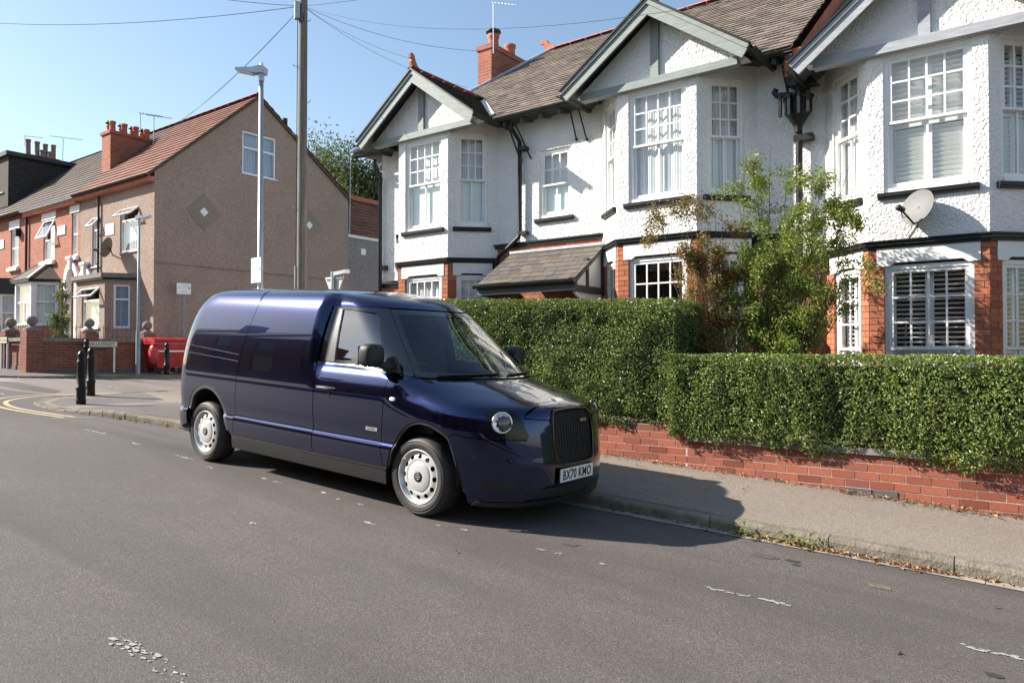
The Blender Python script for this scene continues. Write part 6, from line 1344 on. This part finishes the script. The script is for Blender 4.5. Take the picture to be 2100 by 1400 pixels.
# ================================================================ street furniture
def bollard_mesh():
    return [(.078,0),(.078,.05),(.085,.06),(.076,.08),(.074,.26),(.088,.275),(.088,.30),(.072,.315),(.062,.72),(.074,.735),(.074,.755),(.060,.77),(.056,.86),(.064,.875),(.064,.885),(.052,.90),(.04,.93),(.02,.945),(.001,.948)]
bm=MB().lathe(bollard_mesh(),20).mesh('bollard',M['cast_black'])
def bollard(x,y,lab,dz=.05,s=1.):
    o=bpy.data.objects.new('bollard',bm); COL.objects.link(o); o.location=(x,y,gz(x,y)+hk(x,y) if x>-18 else gz(x,y)+.08); o.scale=(s,s,s); tag(o,lab,'bollard','black cast iron bollards at the side street corner')
p=gnd(166,826,.05); bollard(p[0],p[1],'black bollard on the near corner, the nearest one')
p=gnd(186,809,.05); bollard(p[0],p[1],'black bollard on the near corner, second from the kerb')
q=onX(342,760,-20.65); bollard(-20.65,q[1],'black bollard in front of the red bin across the side street')
q=onX(177,740,-20.65); bollard(-20.65,q[1],'black bollard across the side street, seen between the two near ones')
# wooden telegraph pole
pp=atd(618,600,16.6); pb=(pp[0],pp[1],gz(pp[0],pp[1])+.1); TP=empty('telegraph_pole',pb,label='weathered wooden telegraph pole with a grey junction box at the top',cat='pole')
zt=atd(618,-14,16.75)[2]
MB().tube([pb,(pb[0]+.02,pb[1],zt)],[.118,.095],16).build('pole',M['pole'],TP)
x0,y0=pb[0],pb[1]; rr=Vector((_rt[0],_rt[1],0)); ff=Vector((_fw[0],_fw[1],0)).normalized()
def rel(a,b,z): v=Vector((x0,y0,0))+rr*a+ff*b; return (v.x,v.y,z)
zj=atd(612,22,16.6)[2]
MB().obox(rel(-.10,-.10,zj),rr*.05+ff*.02,ff*.07-rr*.03,Vector((0,0,.19))).build('junction_box',M['galv'],TP)
mb=MB(); mb.tube([rel(-.04,-.13,zj-.2),rel(.0,-.13,zj-.27),rel(.05,-.12,zj-.22),rel(.06,-.1,zj-.05)],.01,5); mb.build('cable_loop',M['cable'],TP)
for i,py in enumerate((42,135,210,277,352,427,500)):
    z=atd(630,py,16.6)[2]; s=1 if i%2==0 else -1; MB().tube([rel(.09*s,-.02,z),rel(.19*s,-.06,z+.01),rel(.20*s,-.06,z+.05)],.010,5).build('climbing_step',M['galv'],TP)
MB().tube([rel(-.125,-.05,pb[2]),rel(-.125,-.05,atd(608,545,16.6)[2])],.022,6).build('cable_guard',M['galv'],TP); MB().tube([rel(-.115,-.05,atd(608,545,16.6)[2]),rel(-.10,-.05,zj-.2)],.009,5).build('down_cable',M['cable'],TP)
# lamp columns
def lamp(name,lab,px,d,ytop,rad,headL,headpx,dirv,basefat=True):
    b=atd(px,600,d); bx,by=b[0],b[1]; z0=gz(bx,by)+.1; zt=atd(px,ytop,d)[2]; L=empty(name,(bx,by,z0),label=lab,cat='street lamp',group='street lamps')
    MB().lathe([(rad*1.55,0),(rad*1.55,1.15),(rad*1.05,1.25),(rad,1.3),(rad*.72,zt-z0),(rad*.001,zt-z0)],16,(bx,by,z0)).build('column',M['galv'] if rad>.06 else M['grey_steel'],L)
    u=Vector(dirv).normalized(); n=Vector((-u.y,u.x,0)); c=Vector((bx,by,zt))
    mb=MB(); mb.lathe([(rad*.9,-.16),(rad*1.0,-.1),(rad*1.0,.0)],12,c); mb.build('spigot',M['galv'],L)
    s=headL
    poly=[c-u*.10*s+Vector((0,0,.0)),c+u*.28*s+Vector((0,0,.03)),c+u*.62*s+Vector((0,0,.12*s)),c+u*.60*s+Vector((0,0,.16*s)),c+u*.2*s+Vector((0,0,.15*s)),c+Vector((0,0,.19*s)),c-u*.12*s+Vector((0,0,.15*s))]
    poly=[p-n*.11*s for p in poly]; MB().prism(poly,n*.22*s).build('lamp_head',M['galv'],L); MB().obox(c+u*.40*s+Vector((0,0,.05*s)),u*.20*s+Vector((0,0,.05*s)),n*.085*s,Vector((0,0,.012))).build('lamp_lens',M['lens'],L); MB().lathe([(.045*s,0),(.045*s,.08*s),(.03*s,.10*s),(.001,.10*s)],12,c+Vector((0,0,.18*s))).build('photocell',M['lens'],L)
    return L,bx,by,z0,zt
L1,lx,ly,lz,lt=lamp('street_lamp','tall grey street lamp beside the telegraph pole, carrying a parking sign',533.5,16.4,150,.068,.95,0,(-.75,-.45,0))
L2,l2x,l2y,l2z,l2t=lamp('street_lamp','shorter grey street lamp in front of the pebbledashed terrace house',284,20.3,450,.038,.62,0,(.8,.3,0))
def sign(name,lab,c,u,wd,ht,rows,post=None,par_label=None,logo=True):
    u=Vector(u).normalized(); n=Vector((u.y,-u.x,0)); c=Vector(c); S=empty(name,(c.x,c.y,post if post is not None else c.z-ht/2),label=lab,cat='sign',group='parking signs')
    MB().obox(c,u*wd/2,n*.004,Vector((0,0,ht/2))).build('plate',M['sign_white'],S)
    for k,(v,a,b,h) in enumerate(rows): MB().obox(c+n*.006+Vector((0,0,(v-.5)*ht))+u*((a+b)/2-.5)*wd,u*(b-a)*wd/2,n*.0012,Vector((0,0,h*ht/2))).build('print_line',M['sign_print'],S)
    if post is not None: MB().tube([(c.x-n.x*.04,c.y-n.y*.04,post),(c.x-n.x*.04,c.y-n.y*.04,c.z+ht/2)],.038,10).build('post',M['grey_steel'],S)
    return S
rows=[(.90,.3,.9,.018),(.82,.2,.85,.018),(.66,.55,.72,.03),(.54,.78,.95,.10),(.48,.1,.7,.012),(.36,.42,.6,.02),(.28,.3,.7,.016),(.16,.25,.75,.016),(.09,.15,.85,.016)]
cS=atd(525,554,16.3); sign('parking_sign','tall white parking sign on the street lamp column',cS,(1,.0,0),.36,.56,rows)
c2=onX(377,592,-21.7); sign('parking_sign','small white parking sign on a post against the brown gable',c2,(.2,1,0),.42,.34,[(.85,.35,.9,.03),(.72,.1,.9,.03),(.55,.05,.75,.03),(.55,.8,.95,.16),(.3,.3,.7,.03),(.15,.2,.8,.03)],post=gz(-21.7,11)+.08)
# give way sign, seen from behind, with its lamp
g=atd(682,580,18.3); gx_,gy_=g[0],g[1]; gb=gz(gx_,gy_)+.1; GS=empty('give_way_sign',(gx_,gy_,gb),label='back of a grey triangular give way sign with a small lamp over it',cat='sign')
zt=atd(680,557,18.3)[2]; zs=atd(680,567,18.3)[2]; MB().tube([(gx_,gy_,gb),(gx_,gy_,zt)],.045,10).build('post',M['galv'],GS)
yy=gy_+.05; MB().prism([(gx_-.36,yy,zs),(gx_+.36,yy,zs),(gx_+.32,yy,zs-.08),(gx_+.03,yy,zs-.62),(gx_-.03,yy,zs-.62),(gx_-.32,yy,zs-.08)],(0,.02,0)).build('plate',M['sign_grey'],GS)
MB().box(gx_-.30,gx_+.30,yy-.03,yy,zs-.06,zs-.03).build('fixing_channel',M['galv'],GS); MB().obox((gx_+.28,gy_+.05,zt-.04),(.20,.02,.02),(0,.07,0),(0,0,.045)).build('sign_lamp',M['galv'],GS); MB().tube([(gx_,gy_,zt-.1),(gx_+.12,gy_+.05,zt-.08)],.015,6).build('lamp_bracket',M['galv'],GS)
# street name plates
def nameplate(lab,txt,c,u,wd,ht):
    u=Vector(u).normalized(); n=Vector((u.y,-u.x,0)); c=Vector(c); z0=gz(c.x,c.y)+.08; S=empty('street_name_sign',(c.x,c.y,z0),label=lab,cat='sign',group='street name signs')
    MB().obox(c,u*wd/2,n*.012,Vector((0,0,ht/2))).build('plate',M['sign_cream'],S); MB().obox(c-n*.002,u*(wd/2+.012),n*.010,Vector((0,0,ht/2+.012))).build('plate_border',M['sign_black'],S)
    for s in (-.42,.42):
        b=c+u*wd*s-n*.03; MB().bar((b.x,b.y,z0-.05),(b.x,b.y,c.z),.05,.05).build('leg',M['galv'],S)
    text('street_name',txt,ht*.82,M['sign_black'],S,frame(c+n*.0128-org(S),u,(0,0,1)),.0006,wd*.94/(ht*.82*.62*len(txt)),.002)
a=onX(172,705,-21.55); b=onX(240,706,-21.55); nameplate('cream street name plate reading WELLS STREET in front of the garden wall','WELLS STREET',((a+b)/2),(0,1,0),(b-a)[1],.15)
b=onY(15,697,7.62); nameplate('cream street name plate cut by the left edge of the picture','ROAD',(b[0]-.25,7.62,b[2]),(1,0,0),.5,.15)
# red waste container
bx0,bx1=-21.85,-21.0; by0=onX(318,735,bx1)[1]; by1=by0+1.1; bz=gz(-21.4,by0)+.08
BN=empty('waste_container',((bx0+bx1)/2,(by0+by1)/2,bz),label='red wheeled waste container with bulging lid beside the brown gable',cat='bin')
mb=MB(); vs=[(bx0+.12,by0+.12,bz+.18),(bx1-.12,by0+.12,bz+.18),(bx1-.12,by1-.12,bz+.18),(bx0+.12,by1-.12,bz+.18),(bx0,by0,bz+.92),(bx1,by0,bz+.92),(bx1,by1,bz+.92),(bx0,by1,bz+.92)]
mb.add(vs,[(0,3,2,1),(0,1,5,4),(1,2,6,5),(2,3,7,6),(3,0,4,7)]); mb.build('body',M['red_bin'],BN)
lid=MB(); K=8; v=[]
for y in (by0-.03,by1+.03):
    for k in range(K+1): t=math.pi*k/K; v.append(((bx0+bx1)/2-(bx1-bx0)/2*1.06*math.cos(t),y,bz+.93+.14*math.sin(t)))
lid.add(v,[(i,i+1,K+2+i,K+1+i) for i in range(K)],0,True).add(v[:K+1],[tuple(range(K+1))]).add(v[K+1:],[tuple(range(K+1))[::-1]]); lid.build('lid',M['red_bin'],BN)
MB().box(bx0-.03,bx1+.035,by0-.04,by1+.04,bz+.86,bz+.92).build('rim',M['red_bin'],BN); MB().box(bx1-.10,bx1+.006,by0+.08,by1-.08,bz+.64,bz+.68).build('white_stripe',M['sign_white'],BN)
mb=MB(); sellip(mb,(bx1-.12,by0+.02,bz+.55),(.16,.14,.30),.9); mb.build('hanging_sack',M['red_bag'],BN)
for x in (bx0+.2,bx1-.2):
    for y in (by0+.22,by1-.22): MB().lathe([(.001,-.025),(.08,-.025),(.09,0),(.08,.025),(.001,.025)],14,(x,y,bz+.09),(1,0,0)).box(x-.03,x+.03,y-.04,y+.04,bz+.12,bz+.2).build('castor',M['rubber'],BN)
# satellite dishes
def dish(name,lab,c,n,r,wall,mat,feed):
    c=Vector(c); n=Vector(n).normalized(); D=empty(name,tuple(wall),label=lab,cat='satellite dish',group='satellite dishes')
    pr=[(r*k/8,-.16*r*(1-(k/8)**2)) for k in range(8,-1,-1)]; MB().lathe(pr+[(rr,h-.012) for rr,h in pr[::-1]],32,c,n).build('reflector',mat,D)
    s=Vector((0,0,-1)); s=(s-n*s.dot(n)).normalized(); e=c+s*r*.98; f=c+n*feed+s*r*.55
    MB().tube([e-n*.02,f],.012,6).build('feed_arm',M['plastic_dark'],D); MB().tube([f-n*.05,f+n*.03],.035,10).sphere(f+n*.03,.04,10,8).build('receiver',M['plastic_dark'],D)
    MB().tube([c-n*.18*r,c-n*.12,Vector(wall)],.02,8).build('bracket',M['plastic_dark'],D)
    return D,f
wl=onY(1885,445,YB-.01); c_=onY(1880,424,YB-.20)
D1,f=dish('satellite_dish','large grey satellite dish on the white bay below the upstairs window',c_,(-.50,-.82,.30),.235,wl,M['dish'],.26)
MB().tube([f+Vector((0,0,-.03)),f+Vector((.03,.0,-.12)),f+Vector((.08,.02,-.1)),Vector(c_)+Vector((.0,.1,-.26)),Vector((c_[0]-.02,YB-.02,1.75)),Vector((c_[0]-.15,YB-.02,1.53))],.006,5).build('coax_cable',M['cable'],D1)
wl=onY(231,523,YF-.01); c_=onY(218,507,YF-.42); dish('satellite_dish','brown satellite dish on the pebbledashed terrace house',c_,(-.72,-.62,.28),.33,wl,M['dish_dark'],.3)
# aerials
def aerial(name,lab,base,top,boom0,boom1,nel,el,r=.012,parent=None):
    A=empty(name,tuple(base),label=lab,cat='aerial',group='rooftop television aerials'); MB().tube([base,top],r*1.3,6).build('mast',M['galv'],A); b0,b1=Vector(boom0),Vector(boom1); MB().tube([b0,b1],r,5).build('boom',M['galv'],A)
    d=(b1-b0).normalized(); s=d.cross(Vector((0,0,1))).normalized()
    for i in range(nel):
        p=b0.lerp(b1,(i+.5)/nel); h=el*(1-.4*i/nel); MB().tube([p-s*h,p+s*h],r*.55,4).build('element',M['galv'],A)
    return A
d_=17.4
aerial('tv_aerial','thin television aerial on the red chimney of the white house',atd(1012,110,d_),atd(1012,5,d_),atd(1010,6,d_),atd(1058,11,d_-.5),7,.07,.010)
d_=26.5; aerial('tv_aerial','television aerial behind the red terrace chimney, left of its twin',atd(288,270,d_),atd(288,232,d_),atd(285,232,d_),atd(333,239,d_),6,.16)
aerial('tv_aerial','television aerial at the foot of the clay tiled roof, right of its twin',atd(315,290,d_),atd(316,238,d_),atd(300,236,d_),atd(353,243,d_),6,.12)
d_=34.; aerial('tv_aerial','television aerial right of the weathered chimney pots',atd(128,335,d_),atd(130,285,d_),atd(102,279,d_),atd(169,287,d_),7,.12)
aerial('tv_aerial','television aerial above the weathered chimney pots',atd(51,300,d_),atd(51,280,d_),atd(49,279,d_),atd(88,283,d_),5,.1)
d_=26.; aerial('tv_aerial','big television aerial on a tall mast right of the brown gable',atd(717,480,d_),atd(719,322,d_),atd(690,332,d_),atd(786,340,d_),12,.24,.011)
# overhead cables from the pole
def wire(a,b,sag,lab,r=.007):
    a,b=Vector(a),Vector(b); pts=[]
    for k in range(25): q=k/24; p=a.lerp(b,q); p.z-=sag*4*q*(1-q); pts.append(p)
    MB().tube(pts,r,4,False).thing('overhead_cable',M['cable'],lab,'cable','overhead telephone cables',base=tuple(a))
top=Vector(rel(.0,0,atd(618,8,16.6)[2]))
wire(top,atd(-60,44,24),.25,'overhead cable from the pole to the upper left edge of the picture',.008); wire(top,atd(250,-40,15),.1,'overhead cable rising from the pole to the upper left',.006)
wire(top,atd(352,262,27.5),.2,'overhead cable from the pole down to the clay tiled terrace roof, left of a pair',.005); wire(top,atd(372,246,27.5),.2,'overhead cable from the pole down to the clay tiled terrace roof, right of a pair',.005)
wire(top,atd(856,124,15.2),.15,'overhead cable from the pole to the left gable of the white house',.0045); wire(top,atd(960,180,16.),.25,'overhead cable from the pole to the white house roof behind the left gable',.0045)
wire(top,atd(985,105,17.2),.22,'overhead cable from the pole to the red chimney',.0045); wire(top,atd(1500,2,8.),.42,'long sagging overhead cable passing above the white house ridge',.0035); wire(top,atd(900,-30,14),.05,'overhead cable rising from the pole to the upper right',.0045)
# ================================================================ houses across the road (seen in the van's paint and the window glass)
for i in range(9):
    x0=-42+i*6.6; x1=x0+6.55; g=gz(x0+3,-9)+.1; H=empty('opposite_house',(x0+3.3,-9,g),label='dim brick house across the road, seen only as a reflection',cat='house',group='houses across the road')
    e=g+4.7; r=g+7.4
    wins=[(x0+.9,x0+2.3,g+3.,g+4.3),(x0+4.2,x0+5.6,g+3.,g+4.3),(x0+.8,x0+2.5,g+.7,g+2.2),(x0+4.4,x0+5.4,g,g+2.1)]
    mb=MB(); xs=sorted({x0,x1,*[w[0] for w in wins],*[w[1] for w in wins]}); zs=sorted({g-.5,e,*[w[2] for w in wins],*[w[3] for w in wins]})
    for a,b in zip(xs,xs[1:]):
        for c,d in zip(zs,zs[1:]):
            if not any(w[0]<=(a+b)/2<=w[1] and w[2]<=(c+d)/2<=w[3] for w in wins): mb.box(a,b,-9.3,-9,c,d)
    mb.box(x0,x1,-17,-16.8,g-.5,e); mb.build('wall',M['terrace_brick'],H); MB().box(x0+.05,x1-.05,-10.2,-10.1,g,e).build('inner_wall',M['room'],H)
    for k,w in enumerate(wins): MB().box(w[0],w[1],-9.12,-9.1,w[2],w[3]).build('window' if k<3 else 'front_door',M['glass'] if k<3 else M['dark_timber'],H)
    MB().prism([(x0,-8.6,e-.1),(x0,-13,r),(x0,-17.3,e-.1)],(x1-x0,0,0)).build('roof',M['grey_tile'],H); MB().box(x1-.5,x1+.4,-13.5,-12.5,r-.6,r+1.).build('chimney_stack',M['side_brick'],H)
tree('tree','round tree in a front garden across the road, reflected in the van',(-9.5,-6.4,gz(-9,-6)),5.6,1.7,5000,M['tree_leaf'],.16,12,.68,.16,18)
